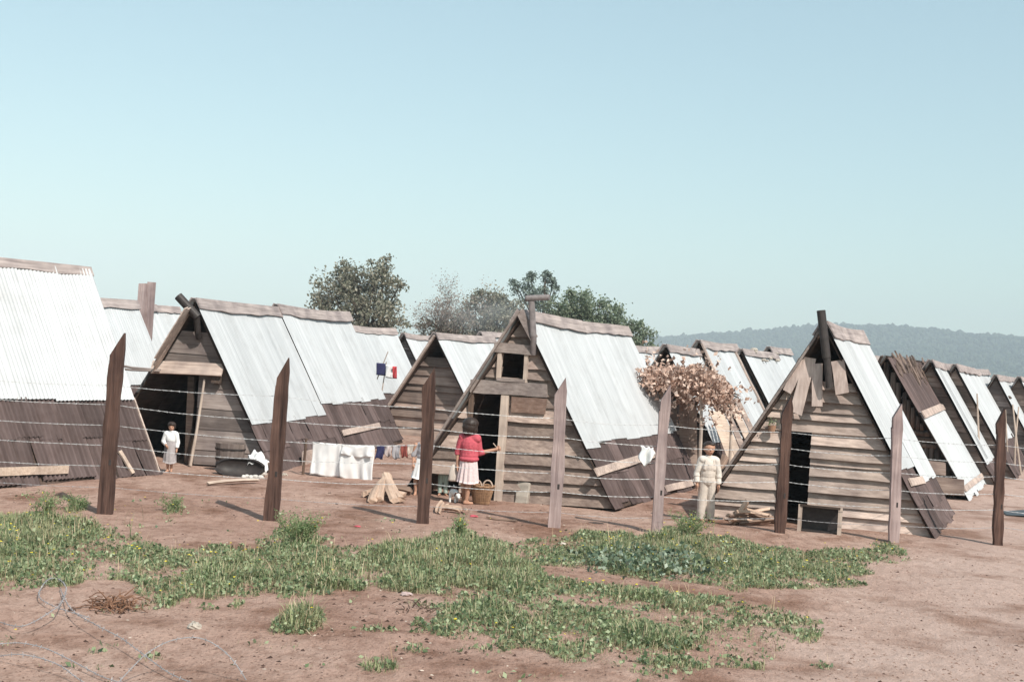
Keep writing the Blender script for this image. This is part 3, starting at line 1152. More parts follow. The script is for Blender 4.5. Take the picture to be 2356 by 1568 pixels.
# ------------------------------------------------------------------ barbed-wire fence
POSTS = [(240, 1178, 275, 765, .195, 'b', 'dark brown split post with a long slanted top, leftmost'), (622, 1193, 656, 822, .19, 'b', 'dark brown split post with a slanted top before the open-fronted hut'),
         (973, 1205, 990, 845, .185, 'b', 'brown post left of the girl in red'), (1275, 1215, 1293, 868, .185, 'g', 'grey post right of the girl in red'),
         (1510, 1228, 1533, 885, .16, 'g', 'grey post with a white rag beside it'), (1795, 1228, 1812, 910, .165, 'b', 'brown post before the narrow dark doorway'),
         (2055, 1250, 2067, 928, .155, 'g', 'pale grey post at the right corner of the clapboard hut'), (2297, 1252, 2303, 938, .14, 'b', 'dark brown post at the right, standing alone')]
fence = thing('barbed_wire_fence', 'barbed wire fence of eight rough split posts running in front of all the huts', 'fence', (0, 18.4, 0))
FO = Vector((0, 18.4, 0))
fpts = []
for (bx_, by_, tx_, ty_, wd, col, lab) in POSTS:
    b = gp(bx_, by_)
    t = at(tx_, ty_, b.y)
    fpts.append((b, t))
    mb = MB()
    seg = 12
    rows = []
    slant = wd * rng.uniform(1.4, 1.8)
    if col == 'g':
        slant = wd * 1.35
    th = .085
    hgt = t.z
    for i in range(seg + 1):
        f = i / seg
        c = b + (t - b) * f - FO
        c.z = -.12 + (hgt + .12) * f
        wv = wd / 2 * (1 - .10 * f) + rng.uniform(-.010, .010)
        ow = math.sin(f * 5 + bx_) * .008
        zl = c.z - (slant if i == seg else 0)
        rows.append([(c.x - wv + ow, c.y - th / 2, zl), (c.x + wv * (1 if i < seg else .75) + ow, c.y - th / 2 + rng.uniform(-.004, .004), c.z), (c.x + wv * (1 if i < seg else .75) + ow, c.y + th / 2, c.z), (c.x - wv + ow, c.y + th / 2, zl)])
        if i == seg - 1:
            rows[-1] = [(p[0], p[1], min(p[2], c.z - (slant * .9 if k in (0, 3) else 0))) for k, p in enumerate(rows[-1])]
    vs = [p for r in rows for p in r]
    fs = [(3, 2, 1, 0), tuple(seg * 4 + k for k in (0, 1, 2, 3))]
    for i in range(seg):
        for k in range(4):
            fs.append((i * 4 + k, i * 4 + (k + 1) % 4, i * 4 + 4 + (k + 1) % 4, i * 4 + 4 + k))
    mb.add(vs, fs)
    ob = mb.build('post', W_POSTB if col == 'b' else W_POSTG, fence)
    ob['label'] = lab
    # dark block on the post face, painting the shade of a peg hole
    mb = MB()
    f = .28
    c = b + (t - b) * f - FO
    mb.box((c.x + wd * .08, c.y - th / 2 - .004, hgt * f - .035), (c.x + wd * .24, c.y - th / 2 + .02, hgt * f + .035))
    mb.build('mortise_shade', IRON, ob)
WY = [[886, 930, 978, 1024, 1071, 1122], [911, 967, 1014, 1057, 1101, 1146], [938, 984, 1023, 1066, 1111, 1164], [962, 1005, 1044, 1089, 1131, 1178],
      [976, 1026, 1065, 1100, 1142, 1190], [993, 1030, 1067, 1107, 1150, 1191], [1008, 1048, 1087, 1127, 1168, 1207], [1023, 1063, 1095, 1135, 1172, 1212]]
WX = [262, 635, 980, 1283, 1518, 1805, 2062, 2300]


def barbed(mb, pts, r=.0042, every=.105, tw=.0045, blen=.03):
    """two wires twisted round each other along pts, with barbs"""
    P = [Vector(p) for p in pts]
    acc = 0
    dense = []
    for a, b in zip(P[:-1], P[1:]):
        n_ = max(2, int((b - a).length / .045))
        for i in range(n_):
            dense.append(a + (b - a) * i / n_)
    dense.append(P[-1])
    w1, w2 = [], []
    for i, p in enumerate(dense):
        d = dense[min(i + 1, len(dense) - 1)] - dense[max(0, i - 1)]
        d.normalize()
        s = d.cross(Vector((0, 0, 1)))
        s = s.normalized() if s.length > 1e-3 else Vector((1, 0, 0))
        u = s.cross(d)
        a = i * 1.9
        v = (s * math.cos(a) + u * math.sin(a)) * tw
        w1.append(p + v)
        w2.append(p - v)
    mb.tube(w1, r, 4)
    mb.tube(w2, r, 4)
    dist = 0
    nxt = rng.uniform(0, every)
    for i in range(1, len(dense)):
        dist += (dense[i] - dense[i - 1]).length
        if dist >= nxt:
            nxt += every * rng.uniform(.9, 1.1)
            c = dense[i]
            for _ in range(2):
                v = Vector((rng.uniform(-.5, .5), rng.uniform(-1, 1), rng.uniform(-1, 1))).normalized() * blen
                mb.tube([c - v, c + v], r * .75, 3)


for k in range(6):
    ctrl = []
    ext = [(-160, WY[0][k] - 24)] + list(zip(WX, [r[k] for r in WY])) + [(2520, WY[-1][k] + 16)]
    ys = [fpts[0][0].y - .5] + [b.y for b, t in fpts] + [fpts[-1][0].y + .3]
    pts = []
    for (px_, py_), yv in zip(ext, ys):
        pts.append(at(px_, py_, yv + .048) - FO)
    line = [pts[0]]
    for a, b in zip(pts[:-1], pts[1:]):
        sg = rng.uniform(.015, .04)
        for i in range(1, 9):
            f = i / 8
            q = a + (b - a) * f
            q.z -= sg * 4 * f * (1 - f)
            q.z += rng.uniform(-.003, .003)
            line.append(q)
    mb = MB()
    barbed(mb, line, r=.0023 if k < 5 else .0018, tw=.0035, blen=.014)
    ob = mb.build('wire_strand', WIRE if k < 5 else WIREG, fence)
    if k == 0:
        ob['label'] = 'topmost strand of barbed wire'

# loops of loose barbed wire in the near left corner
LOOPS = [
    ('big arching loop of loose barbed wire on the bare earth, lower left', [(395, 1568, .02), (440, 1535, .12), (490, 1502, .22), (560, 1475, .3), (640, 1465, .34), (700, 1475, .3), (760, 1505, .22), (800, 1540, .12), (820, 1568, .03)], .58),
    ('loose barbed wire trailing from the grass down to the arching loop', [(200, 1355, .03), (240, 1402, .08), (330, 1440, .1), (400, 1465, .08), (470, 1500, .06), (560, 1545, .03), (640, 1572, .02)], .58),
    ('barbed wire curl running off the left edge above the earth', [(0, 1508, .05), (60, 1504, .1), (130, 1512, .1), (200, 1530, .08), (260, 1560, .05), (300, 1575, .02)], .58),
    ('barbed wire bending down into the bottom left corner', [(0, 1480, .03), (70, 1478, .06), (150, 1490, .08), (220, 1512, .06), (270, 1530, .03), (340, 1555, .02), (420, 1575, .01)], .58),
    ('small tangled curl of barbed wire near the grass edge, far left', [(0, 1430, .02), (60, 1440, .06), (110, 1430, .1), (170, 1405, .14), (205, 1385, .15), (220, 1350, .12), (190, 1330, .08), (155, 1335, .1), (130, 1370, .06), (185, 1395, .05), (300, 1420, .03)], .58),
]
for lab, pl, s in LOOPS:
    # photo positions were read at half scale of the enlargement; put them back
    pts = []
    for (a, b, hgt) in pl:
        p = gp(a * 1.0 * 342 / 342 * .688 if False else a * .69, b, 0)
        q = gp(a * .69, b, hgt * .8)
        q.z = max(q.z, gz(q.x, q.y) + .02)
        pts.append(q)
    # smooth
    sm = []
    for i in range(len(pts) - 1):
        p0, p1, p2, p3 = pts[max(i - 1, 0)], pts[i], pts[i + 1], pts[min(i + 2, len(pts) - 1)]
        for j in range(8):
            t = j / 8
            sm.append(.5 * ((2 * p1) + (-p0 + p2) * t + (2 * p0 - 5 * p1 + 4 * p2 - p3) * t * t + (-p0 + 3 * p1 - 3 * p2 + p3) * t ** 3))
    sm.append(pts[-1])
    mb = MB()
    barbed(mb, sm, r=.0024, tw=.003, every=.1, blen=.02)
    tag(mb.build('loose_barbed_wire', WIREG), lab, 'barbed wire')


# ------------------------------------------------------------------ trees
BARK2 = m_plain('tree_bark', (.10, .075, .06), .95, (.9, 1.1), 8, .5, .1)


def tree(label, blobs, y, leafmat, leaf=.22, dens=1.0, base_px=None, name='broadleaf_tree', trunk_r=.22, cat='tree', limbs=1.0, group='trees behind the huts', vstretch=1.0):
    s = y / FPX
    B = [(at(px, py, y + dy_), r * s * 1.22) for (px, py, r, dy_) in blobs]
    bx0 = base_px if base_px is not None else np.mean([b[0] for b in blobs])
    base = at(bx0, 900, y)
    root = thing(name, label, cat, (base.x, y, 0), 0, group)
    O = Vector((base.x, y, 0))
    mb = MB()
    ctr = sum((b[0] for b in B), Vector()) / len(B) - O
    fork = Vector((ctr.x * .3, 0, max(1.2, ctr.z * .45)))
    mb.tube([(0, 0, -.1), (fork.x * .4, .05, fork.z * .5), fork], [trunk_r * 1.25, trunk_r, trunk_r * .8], 9)
    clusters = []
    for (c, r) in B:
        c = c - O
        mid = fork + (c - fork) * .5 + Vector((rng.uniform(-.3, .3), rng.uniform(-.3, .3), rng.uniform(-.1, .4)))
        mb.tube([fork, mid, c], [trunk_r * .6, trunk_r * .35, trunk_r * .14], 6)
        ncl = max(4, int(26 * dens * (r / 1.5) ** 2))
        for _ in range(ncl):
            v = Vector((rng.gauss(0, 1), rng.gauss(0, 1), rng.gauss(0, 1))).normalized()
            rad = r * (rng.random() ** .45) * (1.0 + rng.uniform(-.1, .16))
            p = c + Vector((v.x, v.y, v.z * vstretch)) * rad
            clusters.append((p, rng.uniform(.3, .62) * min(1, r / 1.2 + .35)))
            if rng.random() < .4 * limbs:
                q = c + (p - c) * .5 + Vector((rng.uniform(-.15, .15), 0, rng.uniform(0, .2)))
                mb.tube([c, q, p], [trunk_r * .13, trunk_r * .09, trunk_r * .04], 4)
    mb.build('trunk', BARK2, root, True)
    P = []
    for p, cr in clusters:
        n_ = int(34 * dens * rng.uniform(.5, 1.4))
        d = nrg.normal(0, 1, (n_, 3)) * cr * .55 * np.array([1, 1, .8])
        P.append(np.array(p)[None] + d)
    P = np.concatenate(P)
    leaves(P, leaf, leafmat, root, 'crown')
    return root


def leaves(P, size, mat, parent, name, up=.25):
    N = len(P)
    a = nrg.normal(0, 1, (N, 3))
    a /= np.linalg.norm(a, axis=1)[:, None]
    b = nrg.normal(0, 1, (N, 3))
    b[:, 2] -= up
    b -= a * (a * b).sum(1)[:, None]
    b /= np.linalg.norm(b, axis=1)[:, None]
    s = (size * nrg.uniform(.6, 1.25, N))[:, None]
    bend = np.cross(a, b) * s * .16
    V = np.stack([P - a * s * .5, P + b * s * .32 + bend, P + a * s * .5, P - b * s * .32 + bend], 1)
    q = (np.arange(N) * 4)[:, None] + np.arange(4)[None]
    return np_mesh(name, V.reshape(-1, 3), q, None, mat, parent)


L_OLIVE = m_leaf('olive_foliage', [(0, (.11, .12, .085)), (.5, (.24, .24, .18)), (1, (.46, .43, .35))], .6, .3, .4)
L_GREEN = m_leaf('green_foliage', [(0, (.09, .13, .085)), (.5, (.20, .25, .165)), (1, (.36, .40, .30))], .6, .3, .4)
L_PINKISH = m_leaf('budding_twigs', [(0, (.20, .165, .14)), (1, (.40, .33, .29))], .8, .1, .2)
L_FIR = m_leaf('blue_green_foliage', [(0, (.10, .135, .115)), (1, (.25, .30, .265))], .7, .2, .15)
tree('big loose olive-green tree rising over the long roofs, left of the bare tree', [(825, 690, 78, 0), (770, 690, 48, -.6), (880, 660, 44, .4), (800, 645, 38, 0), (868, 625, 26, 0), (738, 690, 22, 0), (918, 660, 20, 0), (840, 760, 74, .5), (765, 740, 40, 0), (900, 730, 34, 0), (790, 620, 16, 0), (890, 610, 12, 0)],
     92, L_OLIVE, .25, .98, 840, trunk_r=.26)
tree('leafy grey-green tree right of the bare tree, behind the smoke', [(1110, 740, 48, 0), (1062, 757, 30, 0), (1150, 712, 28, 0), (1092, 690, 16, 0), (1075, 715, 20, 0), (1180, 750, 44, 1), (1125, 700, 18, 0), (1040, 728, 22, 0), (1000, 752, 26, 0), (1132, 692, 24, 0), (1035, 770, 30, 0), (975, 765, 18, 0), (1160, 735, 40, 0), (1185, 715, 20, 0), (1105, 672, 8, 0), (1150, 680, 9, 0)], 98, L_OLIVE, .24, 1.1, 1120)
tree('feathery twin-topped evergreen, tallest of the right-hand trees', [(1215, 690, 26, 0), (1190, 668, 13, 0), (1217, 655, 12, 0), (1222, 635, 7, 0), (1252, 668, 15, 0), (1252, 645, 9, 0), (1256, 630, 5, 0), (1185, 652, 7, 0), (1272, 648, 6, 0), (1240, 710, 32, 0), (1275, 665, 9, 0)], 104, L_FIR, .22, 1.3, 1235, name='evergreen_tree', vstretch=1.2)
tree('dense rounded green tree sloping down to the right behind the central roof', [(1320, 725, 44, 0), (1290, 705, 26, 0), (1365, 730, 44, 0), (1410, 745, 36, 0), (1440, 770, 34, 0), (1472, 786, 26, 0), (1492, 800, 16, 0), (1455, 745, 18, 0), (1345, 685, 14, 0), (1380, 700, 16, 0), (1305, 680, 12, 0), (1425, 715, 9, 0), (1380, 780, 50, 0), (1300, 760, 40, 0)], 88, L_GREEN, .22, 1.35, 1370)


def bare_tree():
    y = 96
    O = at(1005, 900, y)
    O.z = 0
    root = thing('bare_tree', 'nearly bare tree with thin crooked limbs against the sky', 'tree', O, 0, 'trees behind the huts')
    mb = MB()
    tips = []

    def grow(p, d, r, L, lev):
        pts, rad = [p], [r]
        n_ = 4
        for i in range(n_):
            d = (d + Vector((rng.uniform(-.3, .3), rng.uniform(-.3, .3), rng.uniform(-.12, .22)))).normalized()
            p = p + d * (L / n_)
            pts.append(p)
            rad.append(r * (1 - .55 * (i + 1) / n_))
            if lev < 4 and i >= 1:
                for _ in range(2 if lev > 0 else 1):
                    if rng.random() < .85:
                        s = Vector((rng.uniform(-1, 1), rng.uniform(-1, 1), rng.uniform(-.2, .8))).normalized()
                        grow(p, (d * .7 + s * .8).normalized(), rad[-1] * .7, L * rng.uniform(.5, .72), lev + 1)
        mb.tube(pts, rad, 5 if lev < 2 else 3)
        if lev >= 2:
            tips.extend(pts[1:])
    for (dx_, tx_) in ((-.5, -.25), (.4, .28), (.1, .0)):
        grow(Vector((dx_, 0, -.1)), Vector((tx_, 0, 1)).normalized(), .13, 4.0, 0)
    mb.build('trunk', BARK2, root, True)
    T = np.array([tuple(t) for t in tips])
    k = nrg.integers(0, len(T), 3000)
    leaves(T[k] + nrg.normal(0, .22, (3000, 3)), .13, L_PINKISH, root, 'crown')


bare_tree()

# ------------------------------------------------------------------ grass and weeds
GPOLY = [(0, 1185), (90, 1180), (150, 1190), (230, 1208), (260, 1228), (330, 1252), (420, 1264), (520, 1272), (600, 1264), (640, 1238), (690, 1222), (740, 1228), (730, 1250), (790, 1275), (850, 1292), (960, 1258), (1010, 1233), (1060, 1222), (1120, 1240), (1200, 1248), (1330, 1228), (1400, 1225), (1490, 1228), (1530, 1220), (1600, 1228), (1700, 1243), (1770, 1260), (1850, 1268), (1960, 1272), (2030, 1260), (2078, 1268), (2080, 1285), (2000, 1310), (1960, 1345), (1850, 1350), (1700, 1345), (1560, 1330), (1450, 1325), (1380, 1310), (1290, 1297), (1235, 1306), (1280, 1332), (1400, 1345), (1500, 1348), (1600, 1362), (1700, 1385), (1780, 1400), (1850, 1425), (1890, 1440), (1860, 1460), (1780, 1490), (1740, 1530), (1760, 1545), (1600, 1560), (1450, 1550), (1350, 1530), (1270, 1515), (1180, 1502), (1110, 1495), (1060, 1470), (950, 1465), (900, 1450), (960, 1430), (1010, 1410), (1100, 1400), (1160, 1385), (1050, 1378), (950, 1372), (850, 1367), (760, 1377), (700, 1387), (620, 1385), (540, 1372), (470, 1367), (420, 1390), (370, 1390), (330, 1367), (290, 1352), (210, 1347), (150, 1342), (60, 1357), (0, 1362), (-160, 1370), (-160, 1190)]
GP = np.array([tuple(gp(a, b).xy) for a, b in GPOLY])


def inside(x, y, poly):
    c = np.zeros(x.shape, bool)
    n_ = len(poly)
    for i in range(n_):
        x0, y0 = poly[i]
        x1, y1 = poly[(i + 1) % n_]
        cond = ((y0 > y) != (y1 > y))
        xi = (x1 - x0) * (y - y0) / (y1 - y0 + 1e-12) + x0
        c ^= cond & (x < xi)
    return c


# taller, thicker spots (photo position, radius in photo units across / deep, height m, extra)
TALL = [(70, 1215, 150, 30, .30), (180, 1225, 90, 30, .24), (40, 1260, 120, 40, .2), (690, 1270, 70, 30, .22), (560, 1330, 160, 40, .16), (760, 1340, 130, 40, .2), (960, 1290, 130, 40, .26), (1060, 1290, 130, 40, .28), (1140, 1330, 110, 40, .24), (900, 1345, 120, 30, .2),
        (1400, 1250, 80, 20, .2), (1450, 1280, 110, 30, .26), (1560, 1260, 70, 30, .26), (1640, 1290, 90, 25, .2), (1750, 1305, 120, 25, .14), (1850, 1320, 80, 20, .12), (1500, 1390, 90, 20, .16), (1620, 1400, 100, 20, .18), (1140, 1425, 110, 25, .2), (1480, 1480, 150, 30, .14), (1700, 1460, 80, 20, .12), (110, 1320, 140, 25, .14)]
TUFTS = [(690, 1437, 62, 22, .22), (372, 1383, 50, 14, .14), (640, 1450, 26, 10, .12), (955, 1502, 30, 9, .1), (872, 1543, 50, 12, .12), (352, 1507, 34, 9, .07), (400, 1172, 22, 9, .14), (176, 1168, 26, 8, .14), (1692, 1350, 26, 8, .1), (1890, 1531, 24, 8, .07), (2050, 1262, 40, 9, .1), (480, 1395, 26, 6, .08), (225, 1490, 24, 7, .06), (1090, 1505, 60, 8, .06), (860, 1455, 60, 9, .07), (985, 1398, 60, 8, .05), (545, 1392, 20, 8, .1), (250, 1475, 28, 5, .05), (1055, 1236, 40, 14, .16)]


def spots(x, y, L):
    """height boost from a list of photo-measured spots"""
    h = np.zeros_like(x)
    for (px, py, rx, ry, hh) in L:
        c = gp(px, py)
        cx_ = abs(gp(px + rx, py).x - c.x)
        cy_ = abs(gp(px, py - ry).y - c.y)
        d = ((x - c.x) / cx_) ** 2 + ((y - c.y) / cy_) ** 2
        h = np.maximum(h, hh * np.clip(1.15 - d, 0, 1) ** .6)
    return h


def sample_grass(n_):
    lo, hi = GP.min(0), GP.max(0)
    x = nrg.uniform(max(lo[0], -8), hi[0], n_)
    y = nrg.uniform(8.3, hi[1], n_)
    # ragged border
    xr = x + (vnoise(x, y, .5, 21) - .5) * .55 + (vnoise(x, y, .16, 22) - .5) * .25
    yr_ = y + (vnoise(x, y, .5, 23) - .5) * .9 + (vnoise(x, y, .16, 24) - .5) * .35
    ins = inside(xr, yr_, GP)
    th = spots(x, y, TALL)
    tuf = spots(x, y, TUFTS)
    cl = vnoise(x, y, .38, 31) * .6 + vnoise(x, y, .13, 32) * .4
    bare = vnoise(x, y, 1.1, 33)
    dens = np.where(ins, np.clip((cl - .20) * 2.4 + th * 1.2 - np.clip(.31 - bare, 0, 1) * 2.2, .06, 1), 0)
    dens = np.maximum(dens, np.where(tuf > .02, np.clip(tuf * 6, 0, .9) * (cl > .3), 0))
    # stray sprigs outside
    dens = np.maximum(dens, np.where((vnoise(x, y, .3, 35) > .86) & (x < 2.2), .08, .0))
    keep = nrg.random(n_) < dens
    h = np.where(ins, .045 + th * .30, np.maximum(.03, tuf * .62)) * (.22 + cl * 1.5)
    return x[keep], y[keep], h[keep], th[keep]


def blades(x, y, h, wmul=1.0, lean=.55):
    N = len(x)
    z = ground_z(x, y)
    a = nrg.uniform(0, 2 * math.pi, N)
    ln = np.abs(nrg.normal(.3, lean * .7, N)) + .1
    L = h * nrg.uniform(.55, 1.35, N)
    d = np.stack([np.cos(a), np.sin(a)], -1)
    wd = (.0024 + .0042 * nrg.random(N) ** 2.5) * wmul * np.clip(L / .12, .6, 1.5)
    side = np.stack([-d[:, 1], d[:, 0], np.zeros(N)], -1) * wd[:, None]
    b0 = np.stack([x, y, z - .01], -1)

    def pt(t):
        r = L * (np.sin(np.clip(ln, 0, 1.4)) * t ** 1.6)
        zz = L * np.cos(np.clip(ln * t, 0, 1.5)) * t
        return b0 + np.stack([d[:, 0] * r, d[:, 1] * r, zz], -1)
    m1, m2, t1 = pt(.4), pt(.75), pt(1.0)
    V = np.stack([b0 - side, b0 + side, m1 + side * .9, m1 - side * .9, m2 + side * .6, m2 - side * .6, t1], 1)
    of = (np.arange(N) * 7)[:, None]
    q = np.concatenate([of + np.array([[0, 1, 2, 3]]), of + np.array([[3, 2, 4, 5]])])
    t = of + np.array([[5, 4, 6]])
    return V.reshape(-1, 3), q, t


gxx, gyy, ghh, gth = sample_grass(600000)
V, q, t = blades(gxx, gyy, ghh * 1.2, 1.0, 1.1)
g = np_mesh('grass', V, q, t, GRASS)
tag(g, 'ragged green grass growing over the earth before the fence', 'grass', kind='stuff')

# broad-leaved weeds between the blades
wx, wy, wh, wth = sample_grass(150000)
k = (nrg.random(len(wx)) < .7 + wth * 3.0)
wx, wy, wh = wx[k], wy[k], wh[k]
P = np.stack([wx, wy, ground_z(wx, wy) + wh * nrg.uniform(.2, .95, len(wx))], -1)
ob = leaves(P, .048, WEED, None, 'weeds', .1)
tag(ob, 'broad-leaved dark green weeds mixed into the grass', 'weeds', kind='stuff')
sx_, sy_, sh_, st_ = sample_grass(9000)
V, q, t = blades(sx_, sy_, sh_ * 1.5 + .07, .45, .35)
ob = np_mesh('dry_stalks', V, q, t, STRAW)
tag(ob, 'pale dry stalks standing among the grass', 'grass', kind='stuff')
# the darker leafy mat left of the pale scrap, in the right-hand patch
bxs = [(1400, 1300), (1450, 1305), (1500, 1300), (1550, 1312), (1440, 1285), (1520, 1285)]
Pm = []
for (a, b) in bxs:
    c = gp(a, b)
    n_ = 170
    Pm.append(np.stack([c.x + nrg.normal(0, .26, n_), c.y + nrg.normal(0, .3, n_), np.abs(nrg.normal(.07, .05, n_))], -1))
Pm = np.concatenate(Pm)
ob = leaves(Pm, .075, m_leaf('bluish_weed_leaves', [(0, (.055, .09, .055)), (.6, (.15, .205, .13)), (1, (.40, .46, .36))], .45, .5, .2), None, 'leafy_weeds', .1)
tag(ob, 'low mat of bluish leafy weeds in the right-hand grass patch', 'weeds', kind='stuff')

# yellow flowers
fx, fy, fh, fth = sample_grass(26000)
wgt = np.where(fx < -2.4, .05, .0) + np.where((fx > .3) & (fy > 13), .05, 0) + .012
k = nrg.random(len(fx)) < wgt
fx, fy, fh = fx[k], fy[k], fh[k]
extra = [(262, 1182), (300, 1195), (285, 1170), (300, 1210), (395, 1175), (330, 1160), (250, 1235), (590, 1225), (660, 1225), (1075, 1205), (1125, 1205), (1600, 1205), (1585, 1215), (1620, 1222), (1640, 1210), (900, 1220), (1650, 1230)]
ctr = [gp(a, b + 30) for a, b in extra]
FX = np.concatenate([fx, [c.x for c in ctr]])
FY = np.concatenate([fy, [c.y for c in ctr]])
FZ = np.concatenate([fh * 1.0 + .04, nrg.uniform(.15, .3, len(ctr))]) + ground_z(FX, FY)
mbv, mbf = [], []
for i in range(len(FX)):
    r = rng.uniform(.009, .017)
    o_ = len(mbv)
    mbv.append((FX[i], FY[i], FZ[i] + .004))
    for j in range(6):
        a = j * math.pi / 3
        mbv.append((FX[i] + math.cos(a) * r, FY[i] + math.sin(a) * r, FZ[i] + r * rng.uniform(.2, .9)))
    for j in range(6):
        mbf.append((o_, o_ + 1 + j, o_ + 1 + (j + 1) % 6))
ob = np_mesh('wildflowers', mbv, None, mbf, FLOWER)
tag(ob, 'small yellow wildflowers dotted through the grass', 'flowers', kind='stuff')
V, q, t = blades(FX, FY, np.maximum(FZ - ground_z(FX, FY), .03), .5, .05)
ob = np_mesh('flower_stems', V, q, t, GRASS)
tag(ob, 'thin stems of the yellow wildflowers', 'stems', kind='stuff')

FEATHER = m_leaf('feathery_leaves', [(0, (.13, .20, .08)), (1, (.34, .42, .22))], .6, .2, .35)
# tall branching weed by the second post
def tall_weed(label, px, py, n_, hmax, spread, flower=True):
    c = gp(px, py)
    root = thing('tall_weed', label, 'weed', (c.x, c.y, gz(c.x, c.y)), 0)
    mb = MB()
    tips = []
    for i in range(n_):
        a = rng.uniform(0, 6.28)
        h = hmax * rng.uniform(.5, 1)
        o2 = Vector((math.cos(a), math.sin(a) * .8, 0)) * spread * rng.uniform(.2, 1)
        p0 = o2 * .15
        p1 = p0 + o2 * .3 + Vector((0, 0, h * .5))
        p2 = o2 + Vector((rng.uniform(-.04, .04), 0, h))
        mb.tube([p0, p1, p2], [.004, .003, .0018], 4)
        for k_ in range(5):
            f = rng.uniform(.4, 1)
            b = p1 + (p2 - p1) * (f * 2 - 1 if f > .5 else f * .2)
            e = b + Vector((rng.uniform(-.07, .07), rng.uniform(-.07, .07), rng.uniform(.02, .09)))
            mb.tube([b, e], [.002, .0012], 3)
            tips.append(e)
            tips.append(b)
    mb.build('stems', GRASS, root)
    T = np.array([tuple(t_) for t_ in tips])
    kk = nrg.integers(0, len(T), len(T) * 4)
    leaves(T[kk] + nrg.normal(0, .02, (len(kk), 3)), .024, FEATHER, root, 'leaves')
    if flower:
        mb = MB()
        for t_ in rng.sample(tips, min(8, len(tips))):
            mb.lathe([(.001, -.006), (.012, 0), (.001, .008)], 6, t_ + Vector((0, 0, .01)))
        mb.build('flowers', FLOWER, root)


tall_weed('tall feathery weed leaning right at the foot of the second post', 690, 1262, 46, .42, .36)
tall_weed('upright flowering weed in the grass below the girl', 1056, 1250, 14, .32, .1)
tall_weed('wispy flowering weed at the left end of the grass', 100, 1195, 20, .34, .3)
tall_weed('tangle of flowering weeds at the boy\'s side of the fence', 1585, 1238, 34, .3, .4)
tall_weed('small dark weed on the bare earth between the first two posts', 400, 1174, 12, .16, .2, False)
tall_weed('low weed in the shadow of the leftmost post', 178, 1168, 14, .16, .2, False)

# crumbs of stone, chips and straw lying about
def crumbs(name, label, n_, size, mat, area, flat=.5):
    vs, fs = [], []
    for _ in range(n_):
        px, py = area()
        c = gp(px, py)
        z = gz(c.x, c.y)
        r = size * rng.uniform(.5, 1.6)
        a0 = rng.uniform(0, 6)
        o_ = len(vs)
        e = rng.uniform(.5, 1.8)
        for j in range(5):
            a = a0 + j * 1.2566
            rr = r * rng.uniform(.7, 1.2)
            u, v = math.cos(a) * rr * e, math.sin(a) * rr / e
            vs.append((c.x + u * math.cos(a0) - v * math.sin(a0), c.y + u * math.sin(a0) + v * math.cos(a0), z - .004))
        vs.append((c.x + rng.uniform(-.3, .3) * r, c.y + rng.uniform(-.3, .3) * r, z + r * flat * rng.uniform(.5, 1.4)))
        for j in range(5):
            fs.append((o_ + j, o_ + (j + 1) % 5, o_ + 5))
    ob_ = np_mesh(name, vs, None, fs, mat, smooth=True)
    tag(ob_, label, 'debris', kind='stuff')


crumbs('earth_clods', 'small brown clods of earth scattered over the bare ground', 5200, .014, m_plain('clod', (.26, .17, .135), .95, (.6, 1.25), 20, .8, .05), lambda: (rng.uniform(-50, 2400), 1100 + 470 * rng.random() ** .8))
crumbs('pale_chips', 'pale wood chips and paper scraps littering the ground', 420, .017, m_plain('chip', (.62, .52, .44), .9, (.6, 1.2), 20, .8, .1), lambda: (rng.choice([rng.gauss(1000, 200), rng.uniform(0, 2356)]), rng.uniform(1090, 1300) if rng.random() < .7 else rng.uniform(1300, 1568)), .25)
crumbs('dark_litter', 'dark twigs and bark crumbs littering the ground', 700, .018, m_plain('litter', (.09, .055, .045), .95, (.6, 1.3), 20, .8, .05), lambda: (rng.choice([rng.gauss(950, 260), rng.uniform(0, 2356)]), rng.uniform(1130, 1568)), .5)

# ------------------------------------------------------------------ people
WRINKLE = bpy.data.textures.new('wrinkle', 'CLOUDS')
WRINKLE.noise_scale = .09
WRINKLE.noise_depth = 3


